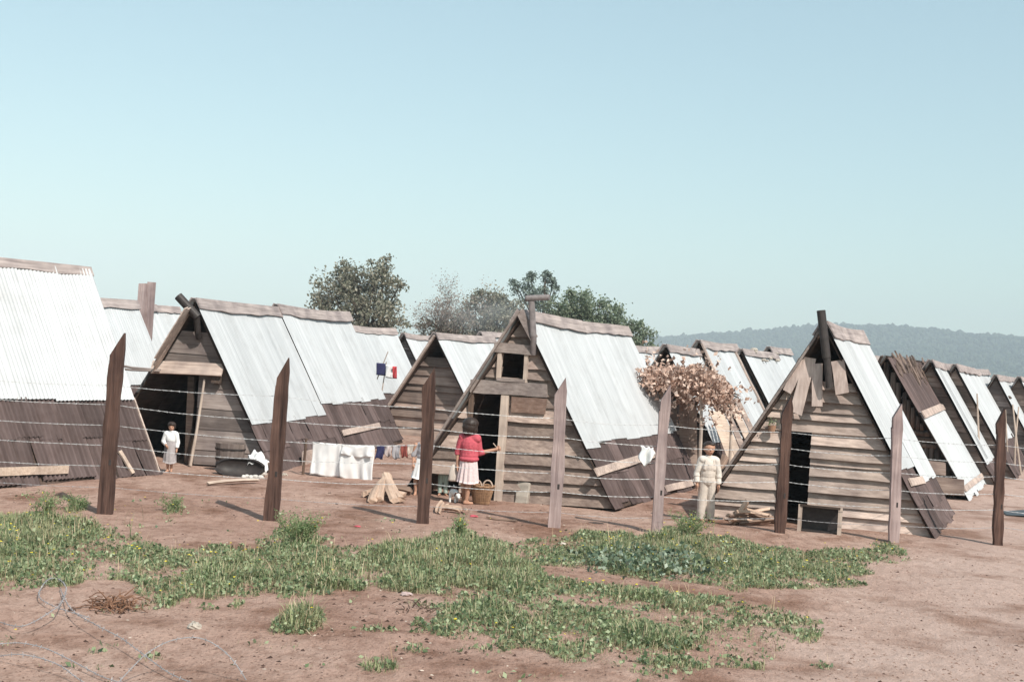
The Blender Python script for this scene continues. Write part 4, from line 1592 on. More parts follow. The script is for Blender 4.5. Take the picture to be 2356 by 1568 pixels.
def blobmesh(name, prims, mat, parent, voxel=.006, wrinkle=0.0, iters=4):
    """one continuous skin grown over tapered limbs"""
    mb = MB()
    for p in prims:
        if p[0] == 'cap':
            _, a, ra, b, rb = p
            a, b = Vector(a), Vector(b)
            d = b - a
            L = max(d.length, 1e-5)
            d = d / L
            pts, rad = [], []
            for t in (-.98, -.75, -.4, 0):
                pts.append(a + d * ra * t)
                rad.append(ra * math.sqrt(max(0.02, 1 - t * t)))
            for t in (0, .4, .75, .98):
                pts.append(b + d * rb * t)
                rad.append(rb * math.sqrt(max(0.02, 1 - t * t)))
            mb.tube(pts, rad, 14)
        elif p[0] == 'cone':
            _, a, ra, b, rb = p
            mb.tube([a, b], [ra, rb], 18)
        else:
            _, c, (rx, ry, rz_) = p
            prof = [(math.sin(math.pi * i / 10) + (.02 if i in (0, 10) else 0), -math.cos(math.pi * i / 10)) for i in range(11)]
            vs, fs = [], []
            for (r, z) in prof:
                for k in range(16):
                    a = 2 * math.pi * k / 16
                    vs.append((c[0] + r * math.cos(a) * rx, c[1] + r * math.sin(a) * ry, c[2] + z * rz_))
            for i in range(10):
                for k in range(16):
                    fs.append((i * 16 + k, i * 16 + (k + 1) % 16, (i + 1) * 16 + (k + 1) % 16, (i + 1) * 16 + k))
            fs.append(tuple(range(15, -1, -1)))
            fs.append(tuple(range(160, 176)))
            mb.add(vs, fs)
    o_ = mb.build(name, mat)
    md = o_.modifiers.new('r', 'REMESH')
    md.mode = 'VOXEL'
    md.voxel_size = voxel
    md.use_smooth_shade = True
    ms = o_.modifiers.new('s', 'SMOOTH')
    ms.factor = .5
    ms.iterations = iters
    if wrinkle:
        dm = o_.modifiers.new('d', 'DISPLACE')
        dm.texture = WRINKLE
        dm.strength = wrinkle
        dm.mid_level = .5
    bpy.context.view_layer.update()
    dg = bpy.context.evaluated_depsgraph_get()
    me = bpy.data.meshes.new_from_object(o_.evaluated_get(dg))
    o_.modifiers.clear()
    old = o_.data
    o_.data = me
    bpy.data.meshes.remove(old)
    me.name = name
    me.polygons.foreach_set('use_smooth', [True] * len(me.polygons))
    if not me.materials:
        me.materials.append(mat)
    if parent is not None:
        o_.parent = parent
    return o_


def hand_prims(w, d, side, H, grip=False):
    """palm, four bent fingers and a thumb; w wrist, d pointing direction, side the thumb's direction"""
    w, d = Vector(w), Vector(d).normalized()
    s = Vector(side)
    s = (s - d * s.dot(d)).normalized()
    n_ = d.cross(s)
    pr = [('cap', w, .019 * H, w + d * .022 * H, .021 * H), ('cap', w + d * .022 * H - s * .011 * H, .0125 * H, w + d * .045 * H - s * .012 * H, .012 * H), ('cap', w + d * .022 * H + s * .011 * H, .0125 * H, w + d * .045 * H + s * .012 * H, .012 * H)]
    for k, ln in enumerate((.030, .036, .033, .025)):
        off = (1.5 - k) * .0115 * H
        b = w + d * .05 * H + s * off
        if grip:
            m1 = b + (d * .4 + n_ * .9) * ln * H * .6
            e = m1 + (-d * .8 + n_ * .2) * ln * H * .6
        else:
            m1 = b + d * ln * H * .6 + n_ * .003 * H
            e = m1 + (d * .85 + n_ * .5) * ln * H * .5
        pr += [('cap', b, .0062 * H, m1, .0058 * H), ('cap', m1, .0058 * H, e, .005 * H)]
    tb_ = w + d * .018 * H + s * .016 * H
    tm = tb_ + (s * .8 + d * .7) * .02 * H
    pr += [('cap', tb_, .0085 * H, tm, .007 * H), ('cap', tm, .007 * H, tm + (d * .9 + (n_ * .5 if grip else s * .1)) * .02 * H, .006 * H)]
    return pr


def person(label, base, H, face, arms, legs, lean=(0, 0), grip=(False, False), group='children among the huts'):
    """joints are offsets in metres from the point on the ground between the feet: x to the right of the picture, y away, z up"""
    root = thing('person', label, 'person', (base.x, base.y, gz(base.x, base.y)), 0, group)
    fx_, fy_ = math.sin(face), -math.cos(face)
    F = Vector((fx_, fy_, 0))
    S = Vector((-fy_, fx_, 0))
    lx, ly = lean

    def b(s, f, z):
        k = z
        return S * s * H + F * f * H + Vector((lx * k, ly * k, z * H))

    def ell(s, f, z, rs, rf, rz_):
        # ellipsoid, close enough to axis aligned for these turns
        rx = (abs(S.x) * rs + abs(F.x) * rf) * H
        ry = (abs(S.y) * rs + abs(F.y) * rf) * H
        return ('ell', b(s, f, z), (rx, ry, rz_ * H))
    pr = [ell(0, -.006, .925, .064, .074, .076), ell(0, .018, .885, .048, .052, .05), ('cap', b(0, -.008, .87), .031 * H, b(0, -.005, .80), .033 * H),
          ('cap', b(-.075, 0, .775), .043 * H, b(.075, 0, .775), .043 * H), ell(0, 0, .70, .09, .062, .12), ell(0, 0, .6, .078, .056, .1), ell(0, 0, .52, .085, .063, .075)]
    pr += [ell(0, .07, .897, .011, .017, .016), ell(.064, -.01, .9, .008, .016, .022), ell(-.064, -.01, .9, .008, .016, .022), ell(0, .062, .925, .034, .012, .01), ell(0, .064, .866, .02, .01, .008)]
    for k, (sh, el, wr) in enumerate(arms):
        sh, el, wr = Vector(sh), Vector(el), Vector(wr)
        pr += [('cap', sh, .033 * H, el, .026 * H), ('cap', el, .026 * H, wr, .018 * H)]
        d = (wr - el).normalized()
        pr += hand_prims(wr, d, F if abs(d.z) > .6 else Vector((0, 0, 1)), H, grip[k])
    for (hp, kn, an, ft) in legs:
        hp, kn, an, ft = map(Vector, (hp, kn, an, ft))
        pr += [('cap', hp, .055 * H, kn, .036 * H), ('cap', kn, .035 * H, kn + (an - kn) * .35 - F * .008 * H, .036 * H), ('cap', kn + (an - kn) * .35, .034 * H, an, .021 * H)]
        d = (ft - an)
        d.z = 0
        d.normalize()
        heel = an - d * .018 * H
        heel.z = .021 * H
        toe = Vector((ft.x, ft.y, .014 * H))
        pr += [('cap', an, .021 * H, heel, .021 * H), ('cap', heel, .021 * H, toe, .017 * H), ('cap', heel + Vector((-d.y, d.x, 0)) * .004, .02 * H, toe + Vector((-d.y, d.x, 0)) * .012 * H, .012 * H), ('cap', an, .02 * H, toe * .6 + heel * .4, .016 * H)]
    body = blobmesh('body', pr, SKIN, root, .0056 if H > 1 else .005, iters=3)
    for sd in (-.026, .026):
        mb = MB()
        c = b(sd, .066, .912)
        mb.lathe([(.001, -.0045 * H), (.008 * H, 0), (.001, .0045 * H)], 8, c)
        mb.build('eye', HAIR, body)
    mb = MB()
    c = b(0, .073, .866)
    mb.tube([c - S * .017 * H, c, c + S * .017 * H], .0038 * H, 6)
    mb.build('mouth', m_plain('lips', (.25, .09, .075), .6), body)
    return root, b, ell, F, S


def hair(prims, root, vx=.006):
    return blobmesh('hair', prims, HAIR, root, vx, .012, 2)


# -- girl in red at the door, her back to us
GB = gp(1072, 1161)
H = 1.36
arms = [((-.125, .0, .775 * H), (-.185, .03, .60 * H), (-.17, .0, .455 * H)), ((.115, .0, .77 * H), (.165, .03, .605 * H), (.41, .04, .655 * H))]
legs = [((-.06, .02, .5 * H), (-.06, .10, .28 * H), (-.05, .17, .05 * H), (-.04, .28, .02)), ((.06, 0, .5 * H), (.03, .0, .28 * H), (.0, .02, .045 * H), (.09, .06, .02))]
g, b, ell, F_, S_ = person('girl in a red cardigan and pale pleated skirt seen from behind at the open door', GB, H, math.pi - .3, arms, legs, grip=(False, True))
A_, B_ = arms
blobmesh('cardigan', [('cap', b(-.078, 0, .77), .056 * H, b(.078, 0, .77), .056 * H), ell(0, 0, .69, .094, .07, .125), ell(0, 0, .6, .086, .068, .1), ell(0, 0, .53, .1, .078, .05), ell(0, 0, .57, .09, .072, .08), ('cone', b(0, 0, .80), .05 * H, b(0, 0, .83), .042 * H),
                      ('cap', A_[0], .045 * H, A_[1], .036 * H), ('cone', A_[1], .036 * H, Vector(A_[1]) + (Vector(A_[2]) - Vector(A_[1])) * .25, .034 * H),
                      ('cap', B_[0], .046 * H, B_[1], .038 * H), ('cone', B_[1], .037 * H, Vector(B_[1]) + (Vector(B_[2]) - Vector(B_[1])) * .3, .032 * H)], CLOTH_R, g, .007, .016)


def skirt(root, z0, z1, r0, r1, mat, pleats=15, c=(0, 0), depth=.10, sq=.8, name='skirt', sway=0.0):
    mb = MB()
    n_ = 120
    prof = []
    vs, fs = [], []
    rows = 10
    ph = [rng.uniform(.6, 1.4) for _ in range(pleats)]
    for side, sh in ((1, 0), (-1, -.006)):
        for i in range(rows + 1):
            f = i / rows
            for k in range(n_):
                a = 2 * math.pi * k / n_
                pl = math.sin(a * pleats + .6 * math.sin(a * 3)) * depth * f ** .8 * ph[int(a / 6.2832 * pleats) % pleats]
                r = (r0 + (r1 - r0) * f ** .8) * (1 + pl) + sh
                z = z0 + (z1 - z0) * f + .012 * math.sin(a * 2 + 1) * f
                vs.append((c[0] + math.cos(a) * r + sway * f, c[1] + math.sin(a) * r * sq, z))
    for s_ in range(2):
        o_ = s_ * (rows + 1) * n_
        for i in range(rows):
            for k in range(n_):
                q = (o_ + i * n_ + k, o_ + i * n_ + (k + 1) % n_, o_ + (i + 1) * n_ + (k + 1) % n_, o_ + (i + 1) * n_ + k)
                fs.append(q if s_ else q[::-1])
    for k in range(n_):
        o2 = (rows + 1) * n_
        fs.append((rows * n_ + k, rows * n_ + (k + 1) % n_, o2 + rows * n_ + (k + 1) % n_, o2 + rows * n_ + k))
    mb.add(vs, fs)
    return mb.build(name, mat, root, True)


SKIRT = m_plain('pale_print_cloth', (.72, .58, .58), .9, (.95, 1.03), 35, .78, .1)
skirt(g, .545 * H, .255 * H,   .126, .168, SKIRT, 13, depth=.11, sway=.0)
hair([ell(0, -.014, .94, .074, .084, .074), ell(0, -.035, .90, .075, .062, .075), ell(.05, -.02, .868, .03, .048, .06), ell(-.052, -.02, .872, .03, .048, .05), ell(.01, -.05, .852, .06, .038, .05)], g)
HANDPT = Vector(GB) + Vector((.447, .05, .665 * H))
mb = MB()
mb.tube([HANDPT + Vector((.05, -.03, -.05)), HANDPT + Vector((-.08, .0, .09))], [.009, .008], 7)
tag(mb.build('wooden_spoon', W_FRESH), 'pale wooden stick held up in the hand of the girl in red', 'stick')
# pale bag hanging from her other hand
c = Vector(GB) + Vector((-.2, .03, 0))
t = thing('cloth_bag', 'pale limp cloth bag hanging beside the girl in red', 'bag', (c.x, c.y, .36))
mb = MB()
mb.lathe([(.005, -.005), (.075, 0), (.085, .03), (.075, .12), (.055, .2), (.03, .25), (.012, .26)], 20, (-.03, 0, 0), .9, .45, lambda a, z: 1 + .12 * math.sin(a * 5 + z * 20))
mb.build('sack', CLOTH_C, t, True)
mb = MB()
mb.tube([(-.045, 0, .245), (-.01, 0, .30), (.02, 0, .27), (-.01, 0, .24)], .006, 6)
mb.build('handle', CLOTH_C, t)

# -- boy in pale overalls, facing us
BB = gp(1622, 1196)
H = 1.26
arms = [((-.112, 0, .765 * H), (-.175, .0, .60 * H), (-.165, -.03, .465 * H)), ((.118, 0, .765 * H), (.17, .0, .60 * H), (.175, -.02, .455 * H))]
legs = [((-.055, 0, .5 * H), (-.065, 0, .27 * H), (-.07, .01, .05 * H), (-.05, -.10, .02)), ((.055, 0, .5 * H), (.07, .02, .27 * H), (.085, .05, .05 * H), (.12, -.05, .02))]
g, b, ell, F_, S_ = person('barefoot boy in pale loose overalls standing before the clapboard hut', BB, H, .12, arms, legs, lean=(.0, 0))
A_, B_ = arms
blobmesh('shirt', [('cap', b(-.078, 0, .77), .054 * H, b(.078, 0, .77), .054 * H), ell(0, 0, .69, .094, .07, .12), ('cone', b(0, 0, .79), .05 * H, b(0, .01, .83), .042 * H)] +
         [x for s in (A_, B_) for x in (('cap', s[0], .05 * H, s[1], .038 * H), ('cone', s[1], .039 * H, Vector(s[1]) + (Vector(s[2]) - Vector(s[1])) * .3, .044 * H), ('cone', Vector(s[1]) + (Vector(s[2]) - Vector(s[1])) * .3, .036 * H, Vector(s[1]) + (Vector(s[2]) - Vector(s[1])) * .85, .036 * H))], m_plain('washed_white_cloth', (.66, .595, .54), .9, (.95, 1.03), 9, .88, .1), g, .007, .014)
L_, R2_ = legs
blobmesh('overalls', [('cone', b(0, .01, .74), .064 * H, b(0, .01, .60), .08 * H), ell(0, .006, .68, .09, .074, .1), ell(0, .002, .60, .092, .076, .12), ell(0, 0, .52, .097, .077, .09), ('cap', b(-.05, .05, .76), .016 * H, b(-.055, .05, .66), .03 * H), ('cap', b(.05, .05, .76), .016 * H, b(.055, .05, .66), .03 * H)] +
         [x for s in (L_, R2_) for x in (('cap', s[0], .066 * H, s[1], .056 * H), ('cone', s[1], .056 * H, Vector(s[2]) + Vector((0, 0, -.012)), .055 * H))], CLOTH_C, g, .007, .012)
hair([ell(0, -.014, .95, .066, .074, .058), ell(0, -.04, .915, .064, .048, .058), ell(.012, .044, .972, .046, .028, .02), ell(.055, -.012, .93, .012, .036, .034), ell(-.055, -.012, .93, .012, .036, .034)], g)

# -- toddler before the open-fronted hut
TB = gp(388, 1086)
H = .86
arms = [((-.085, 0, .765 * H), (-.125, -.01, .61 * H), (-.04, -.09, .52 * H)), ((.085, 0, .765 * H), (.125, .0, .60 * H), (.12, -.03, .45 * H))]
legs = [((-.04, 0, .5 * H), (-.03, 0, .27 * H), (-.02, .0, .05 * H), (-.03, -.08, .02)), ((.04, 0, .5 * H), (.035, .01, .27 * H), (.035, .03, .05 * H), (.05, -.05, .02))]
g, b, ell, F_, S_ = person('small child in a white top and grey skirt standing at the dark open hut front', TB, H, .1, arms, legs)
A_, B_ = arms
blobmesh('shirt', [('cap', b(-.085, 0, .768), .06 * H, b(.085, 0, .768), .06 * H), ell(0, 0, .68, .105, .08, .13), ('cone', b(0, 0, .79), .05 * H, b(0, .01, .83), .044 * H)] +
         [x for s in (A_, B_) for x in (('cap', s[0], .056 * H, s[1], .045 * H), ('cone', s[1], .045 * H, Vector(s[1]) + (Vector(s[2]) - Vector(s[1])) * .7, .038 * H))], CLOTH_W, g, .006, .016)
skirt(g, .62 * H, .185 * H, .092, .115, m_plain('grey_white_cloth', (.40, .36, .365), .9, (.95, 1.03), 20, .75, .1), 9, depth=.05)
hair([ell(0, -.012, .945, .076, .084, .072), ell(0, -.04, .91, .074, .052, .066), ell(0, .05, .965, .055, .03, .028), ell(.06, 0, .915, .018, .04, .05), ell(-.06, 0, .915, .018, .04, .05)], g, .005)

# -- child half hidden by the third post
PB = gp(962, 1141)
H = 1.08
arms = [((-.09, 0, .765 * H), (-.12, .02, .60 * H), (-.11, -.02, .46 * H)), ((.10, 0, .765 * H), (.13, .0, .60 * H), (.12, -.03, .46 * H))]
legs = [((-.05, 0, .5 * H), (-.055, -.01, .27 * H), (-.05, .0, .05 * H), (-.06, -.09, .02)), ((.05, 0, .5 * H), (.045, .01, .27 * H), (.045, .03, .05 * H), (.06, -.06, .02))]
g, b, ell, F_, S_ = person('barefoot child in a white dress mostly hidden behind the third post', PB, H, .5, arms, legs, lean=(.10, 0))
A_, B_ = arms
blobmesh('blouse', [('cap', b(-.07, 0, .768), .05 * H, b(.07, 0, .768), .05 * H), ell(0, 0, .68, .1, .076, .13), ell(0, 0, .6, .092, .07, .1)] +
         [x for s in (A_, B_) for x in (('cap', Vector(s[0]) + Vector((.07, 0, 0)), .046 * H, s[1], .04 * H),)], CLOTH_G, g, .007, .016)
skirt(g, .60 * H, .26 * H, .1, .15, CLOTH_W, 9, c=(.045, 0), depth=.06, sway=-.03)
hair([ell(0, -.012, .945, .072, .08, .07), ell(0, -.04, .90, .072, .052, .08), ell(0, .046, .962, .052, .03, .026)], g)

# -- small child in the shade of the low opening
CB = gp(1017, 1140)
H = .80
arms = [((-.08, 0, .765 * H), (-.11, .0, .61 * H), (-.09, -.06, .50 * H)), ((.08, 0, .765 * H), (.11, .0, .60 * H), (.08, -.06, .50 * H))]
legs = [((-.04, 0, .5 * H), (-.042, 0, .27 * H), (-.045, .0, .05 * H), (-.06, -.07, .02)), ((.04, 0, .5 * H), (.05, .01, .27 * H), (.055, .02, .05 * H), (.08, -.04, .02))]
g, b, ell, F_, S_ = person('little child in pale green trousers and dark top in the shaded gap under the boards', CB, H, .0, arms, legs)
A_, B_ = arms
blobmesh('jumper', [('cap', b(-.085, 0, .768), .06 * H, b(.085, 0, .768), .06 * H), ell(0, 0, .68, .105, .08, .13), ell(0, 0, .58, .1, .08, .1)] +
         [x for s in (A_, B_) for x in (('cap', s[0], .048 * H, s[1], .044 * H), ('cone', s[1], .044 * H, Vector(s[1]) + (Vector(s[2]) - Vector(s[1])) * .85, .036 * H))], CLOTH_D, g, .006, .012)
L_, R2_ = legs
blobmesh('trousers', [ell(0, 0, .5, .095, .075, .07)] + [x for s in (L_, R2_) for x in (('cap', s[0], .064 * H, s[1], .05 * H), ('cone', s[1], .05 * H, Vector(s[2]) + Vector((0, 0, .0)), .044 * H))], CLOTH_GN, g, .006, .012)
hair([ell(0, -.012, .945, .076, .084, .072), ell(0, -.04, .91, .074, .052, .066), ell(0, .05, .965, .055, .03, .028)], g, .005)

# -- puppy at the girl's heels
c = gp(1046, 1157)
t = thing('puppy', 'small brown and white puppy nosing the ground at the feet of the girl in red', 'dog', (c.x, c.y, gz(c.x, c.y)))
blobmesh('body', [('cap', (-.02, .10, .17), .062, (-.02, -.02, .165), .068), ('cap', (-.02, -.02, .165), .06, (.03, -.10, .15), .042), ('ell', (.05, -.15, .125), (.04, .05, .04)), ('cap', (.055, -.17, .115), .024, (.07, -.215, .09), .018),
                  ('cap', (.0, -.03, .13), .03, (.01, -.06, .06), .018), ('cap', (.01, -.06, .06), .017, (.01, -.07, .012), .017), ('cap', (.01, -.07, .012), .015, (.015, -.095, .012), .013),
                  ('cap', (-.07, -.02, .13), .03, (-.075, -.05, .06), .018), ('cap', (-.075, -.05, .06), .017, (-.075, -.06, .012), .017), ('cap', (-.075, -.06, .012), .015, (-.07, -.085, .012), .013),
                  ('cap', (.03, .1, .14), .036, (.04, .07, .09), .022), ('cap', (.04, .07, .09), .02, (.035, .12, .05), .014), ('cap', (.035, .12, .05), .014, (.035, .105, .012), .015),
                  ('cap', (-.07, .1, .14), .036, (-.08, .07, .09), .022), ('cap', (-.08, .07, .09), .02, (-.075, .12, .05), .014), ('cap', (-.075, .12, .05), .014, (-.075, .105, .012), .015),
                  ('cap', (-.02, .15, .19), .018, (-.04, .22, .25), .009)], FUR_W, t, .006, .006)
blobmesh('saddle_patch', [('cap', (-.02, .11, .178), .06, (-.02, -.01, .18), .064), ('ell', (.045, -.135, .145), (.035, .04, .032))], FUR_B, t, .006, .006)
for sx_ in (.012, .088):
    blobmesh('ear', [('cap', (sx_, -.125, .155), .018, (sx_ + (.012 if sx_ > .05 else -.012), -.12, .115), .012)], FUR_B, t, .005)
mb = MB()
mb.lathe([(.001, -.007), (.009, 0), (.001, .007)], 8, (.073, -.23, .094))
mb.build('nose', HAIR, t)

# ------------------------------------------------------------------ things lying about


def ground_thing(name, label, cat, px, py, rz=0.0, group=None):
    c = gp(px, py)
    return thing(name, label, cat, (c.x, c.y, gz(c.x, c.y)), rz, group)


# wicker basket
t = ground_thing('wicker_basket', 'round wicker basket with two loop handles beside the doorway', 'basket', 1107, 1160)
mb = MB()
nst = 30
for k in range(nst):
    a = 2 * math.pi * k / nst
    mb.tube([(math.cos(a) * r, math.sin(a) * r, z) for r, z in ((.125, .005), (.145, .1), (.17, .2), (.19, .285))], .0075, 5)
for i in range(24):
    z = .012 + i * .0115
    r = .125 + .065 * (z / .285)
    pts = []
    for k in range(61):
        a = 2 * math.pi * k / 60
        pts.append((math.cos(a) * (r + .008 * math.sin(k * math.pi + i * math.pi)), math.sin(a) * (r + .008 * math.cos(k * math.pi + i * math.pi)), z))
    mb.tube(pts, .0062, 4, False)
mb.lathe([(.001, .008), (.126, .008)], 24)
mb.build('basket_body', WICKER, t)
mb = MB()
mb.tube([(math.cos(a) * .195, math.sin(a) * .195, .29 + .004 * math.sin(a * 12)) for a in [2 * math.pi * k / 40 for k in range(41)]], .014, 7, False)
mb.build('rim', WICKER, t)
for s in (-1, 1):
    mb = MB()
    cxh = .085 * s
    mb.tube([(cxh + .075 * math.cos(a), -.13 + .02 * s, .285 + .105 * math.sin(a)) for a in [math.pi * k / 14 for k in range(15)]], .012, 7)
    mb.build('handle', W_FRESH, t)

# pale block leaning on the wall
t = ground_thing('stone_block', 'pale rough stone block propped against the boards right of the door', 'stone', 1199, 1156, -.35)
mb = MB()
mb.plank((0, .02, -.02), (.01, .10, .345), .215, .1, (1, 0, 0), 6, .008, .02)
ob = mb.build('slab', STONE, t)
bv = ob.modifiers.new('bevel', 'BEVEL')
bv.width = .015
bv.segments = 2


def log_mesh(L, w_, hgt, kind):
    """a split log: wedge section with bark on its back"""
    mb_ = MB()
    sec = [(-w_ / 2, 0), (w_ * .1, -hgt * .35), (w_ / 2, 0), (w_ * .25, hgt * .45), (-w_ * .2, hgt * .5)]
    sec = [(x + rng.uniform(-.008, .008), y + rng.uniform(-.008, .008)) for x, y in sec]
    n_ = len(sec)
    seg = 6
    vs, fs = [], []
    bx2, bz2 = rng.uniform(-.03, .03), rng.uniform(-.02, .02)
    for i in range(seg + 1):
        f = i / seg - .5
        k = 1 + rng.uniform(-.07, .07) - (.25 * abs(f) if kind else 0)
        for (x, y) in sec:
            vs.append((f * L + (rng.uniform(-.02, .02) if i in (0, seg) else 0), x * k + bx2 * (1 - 4 * f * f), y * k + bz2 * (1 - 4 * f * f)))
    for i in range(seg):
        for k in range(n_):
            fs.append((i * n_ + k, i * n_ + (k + 1) % n_, (i + 1) * n_ + (k + 1) % n_, (i + 1) * n_ + k))
    fs.append(tuple(range(n_ - 1, -1, -1)))
    fs.append(tuple(range(seg * n_, seg * n_ + n_)))
    mb_.add(vs, fs)
    return mb_


def place_log(label, a, b, w_, hgt, mat, group, name='firewood_log', cat='firewood'):
    a, b = Vector(a), Vector(b)
    mb_ = log_mesh((b - a).length, w_, hgt, 0)
    o_ = mb_.build(name, mat)
    o_.location = (a + b) / 2
    o_.rotation_euler = (b - a).to_track_quat('X', 'Z').to_euler()
    tag(o_, label, cat, group)
    return o_


def gh(px, py, h):
    p = gp(px, py)
    p.z = gz(p.x, p.y) + h
    return p


W_SPLIT = m_wood('split_wood', (.42, .29, .215), (.66, .49, .39), 'x', (.8, 1.1))
W_SPLITD = m_wood('barked_wood', (.14, .09, .07), (.34, .24, .19), 'x', (.8, 1.1))
G1 = 'split logs heaped before the white sheets'
for (a, b, w_, h_, mt_) in [((838, 1148, .05), (868, 1142, .08), .12, .12, W_SPLIT), ((856, 1157, .03), (878, 1140, .22), .13, .1, W_SPLIT), ((872, 1156, .04), (884, 1138, .26), .14, .1, W_SPLIT),
                            ((908, 1160, .04), (886, 1136, .30), .16, .1, W_SPLIT), ((922, 1160, .05), (893, 1140, .22), .15, .1, W_SPLIT), ((900, 1138, .08), (945, 1142, .06), .16, .14, W_SPLITD),
                            ((850, 1150, .05), (905, 1150, .06), .11, .1, W_SPLITD), ((895, 1148, .12), (930, 1152, .07), .13, .1, W_SPLIT)]:
    place_log('split firewood log in the heap between the white sheets and the third post', gh(*a), gh(*b), w_, h_, mt_, G1)
G2 = 'sticks of firewood by the clapboard wall'
for k in range(20):
    xm = rng.uniform(1705, 1765)
    ln_ = rng.uniform(26, 46)
    h0 = rng.uniform(.03, .24) * (1 - abs(xm - 1735) / 60)
    tl = rng.uniform(-.07, .07)
    yy_ = rng.uniform(1203, 1211)
    place_log('thin stick of firewood in the low heap against the clapboard wall', gh(xm - ln_, yy_, max(.03, h0 - tl)), gh(xm + ln_, yy_ + rng.uniform(-4, 5), max(.03, h0 + tl)), rng.uniform(.05, .09), rng.uniform(.05, .08), rng.choice((W_SPLIT, W_SPLIT, W_SPLITD)), G2)
place_log('thick round-ended log propped aslant on the firewood by the clapboard wall', gh(1680, 1208, .05), gh(1716, 1210, .36), .1, .11, W_SPLIT, None)
place_log('pale crooked stick lying on bare earth before the wooden tub', gh(476, 1121, .03), gh(592, 1113, .05), .09, .05, W_FRESH, None, 'stick', 'stick')
place_log('pale squared block among scraps left of the girl in red', gh(1026, 1176, .05), gh(1058, 1181, .05), .14, .1, W_SPLIT, None, 'wood_block', 'wood block')
for (a, b) in [((1003, 1182), (1015, 1165)), ((1012, 1184), (1020, 1168)), ((998, 1172), (1030, 1170)), ((1060, 1176), (1075, 1186))]:
    place_log('short splinter in the scraps left of the girl in red', gh(*a, .03), gh(*b, .07), .04, .04, W_SPLIT, 'splinters left of the girl in red', 'wood_scrap', 'wood scrap')
place_log('thin dark stick lying by the second post', gh(1120, 1196, .02), gh(1190, 1203, .02), .03, .03, W_SPLITD, None, 'stick', 'stick')

# the crate under the clapboard wall
t = ground_thing('wooden_crate', 'open wooden crate with pale end boards, dark inside, beneath the clapboard wall', 'crate', 1884, 1229, -.36)
p0, p1 = gp(1843, 1218), gp(1925, 1230)
wdt = (p1 - p0).length
hh = .40
for s in (-1, 1):
    mb = MB()
    mb.plank((s * wdt / 2, -.02, -.02), (s * wdt / 2, .0, hh), .06, .03, (1, .2, 0), 3, .004)
    mb.build('end_board', W_FRESHZ, t)
mb = MB()
mb.plank((-wdt / 2, -.01, hh - .01), (wdt / 2, -.01, hh - .01), .03, .03, (0, 0, 1), 3, .003)
mb.build('top_rail', W_DARK, t)
mb = MB()
mb.box((-wdt / 2, .16, 0), (wdt / 2, .18, hh - .02))
mb.box((-wdt / 2, .0, -.02), (wdt / 2, .159, .02))
mb.build('shade_dark_back', IRON, t)  # near-black back and bottom stand in for the shade inside the crate
mb = MB()
mb.box((-wdt / 2 + .002, .0, hh - .03), (wdt / 2 - .002, .16, hh - .012))
mb.build('lid', W_DARK, t)

# flowerpot hung on the clapboard wall, right of the pole end
uzD = hutD.uz
u_, z_ = uzD(1778, 985, .1)
c = hutD.mi @ Vector((u_, .03, z_))
t = thing('flowerpot', 'little tin flowerpot with a green sprig fixed to the clapboard wall', 'flowerpot', c)
mb = MB()
mb.lathe([(.001, -.06), (.05, -.06), (.065, .05), (.06, .05), (.048, -.045), (.001, -.045)], 16)
mb.build('pot', CLAY, t)
leaves(np.array([(rng.gauss(0, .04), rng.gauss(0, .04), .06 + abs(rng.gauss(0, .05))) for _ in range(40)]), .035, WEED, t, 'sprig')

# wooden tub and trough before the open-fronted hut
t = ground_thing('wooden_tub', 'dark staved wooden half-barrel tub standing behind the black trough', 'tub', 527, 1082)
mb = MB()
R0 = .27
mb.lathe([(.001, .12), (R0 * .9, .12), (R0, .5), (R0 * .93, .5), (R0 * .85, .18), (.001, .18)], 40, (0, 0, 0), 1, .8, lambda a, z: 1 + .012 * (1 if int(a * 40 / 6.283 / 2) % 2 else -1))
mb.build('staves', m_wood('tub_staves', (.13, .10, .09), (.27, .22, .20), 'z'), t)
for z in (.2, .38):
    mb = MB()
    mb.lathe([(R0 * (.9 + .1 * (z - .12) / .38) + .012, z), (R0 * (.9 + .1 * (z - .12) / .38) + .016, z + .03)], 40, (0, 0, 0), 1, .8)
    mb.build('hoop', IRON, t)
mb = MB()
for k in range(3):
    a = k * 2.1 + .4
    mb.tube([(math.cos(a) * .18, math.sin(a) * .14, 0), (math.cos(a) * .18, math.sin(a) * .14, .13)], .04, 7)
mb.tube([(-.2, .0, .11), (.2, .0, .11)], .03, 6)
mb.build('trestle', W_DARK, t)
t = ground_thing('trough', 'black hollowed trough lying tipped on the ground in front of the wooden tub', 'trough', 550, 1093, .05)
mb = MB()
vs, fs = [], []
nr, nc = 14, 12
for shell, off in ((0, 0), (1, -.03)):
    for i in range(nr + 1):
        f = i / nr * 2 - 1
        xr = f * .43
        w_ = .2 * math.sqrt(max(.12, 1 - abs(f) ** 3))
        for j in range(nc + 1):
            a = math.pi * (j / nc) + .0
            r = w_ + off
            y0, z0 = math.cos(a) * r, -math.sin(a) * r * .95
            tl_ = .85   # tipped towards us
            vs.append((xr * (1 if shell == 0 else .95), y0 * math.cos(tl_) - z0 * math.sin(tl_), .16 + y0 * math.sin(tl_) + z0 * math.cos(tl_)))
for shell in range(2):
    o_ = shell * (nr + 1) * (nc + 1)
    for i in range(nr):
        for j in range(nc):
            a = o_ + i * (nc + 1) + j
            fs.append((a, a + 1, a + nc + 2, a + nc + 1))
o2 = (nr + 1) * (nc + 1)
for i in range(nr):
    for j in (0, nc):
        a = i * (nc + 1) + j
        fs.append((a, a + nc + 1, o2 + a + nc + 1, o2 + a))
mb.add(vs, fs)
mb.build('shell', IRON, t, True)


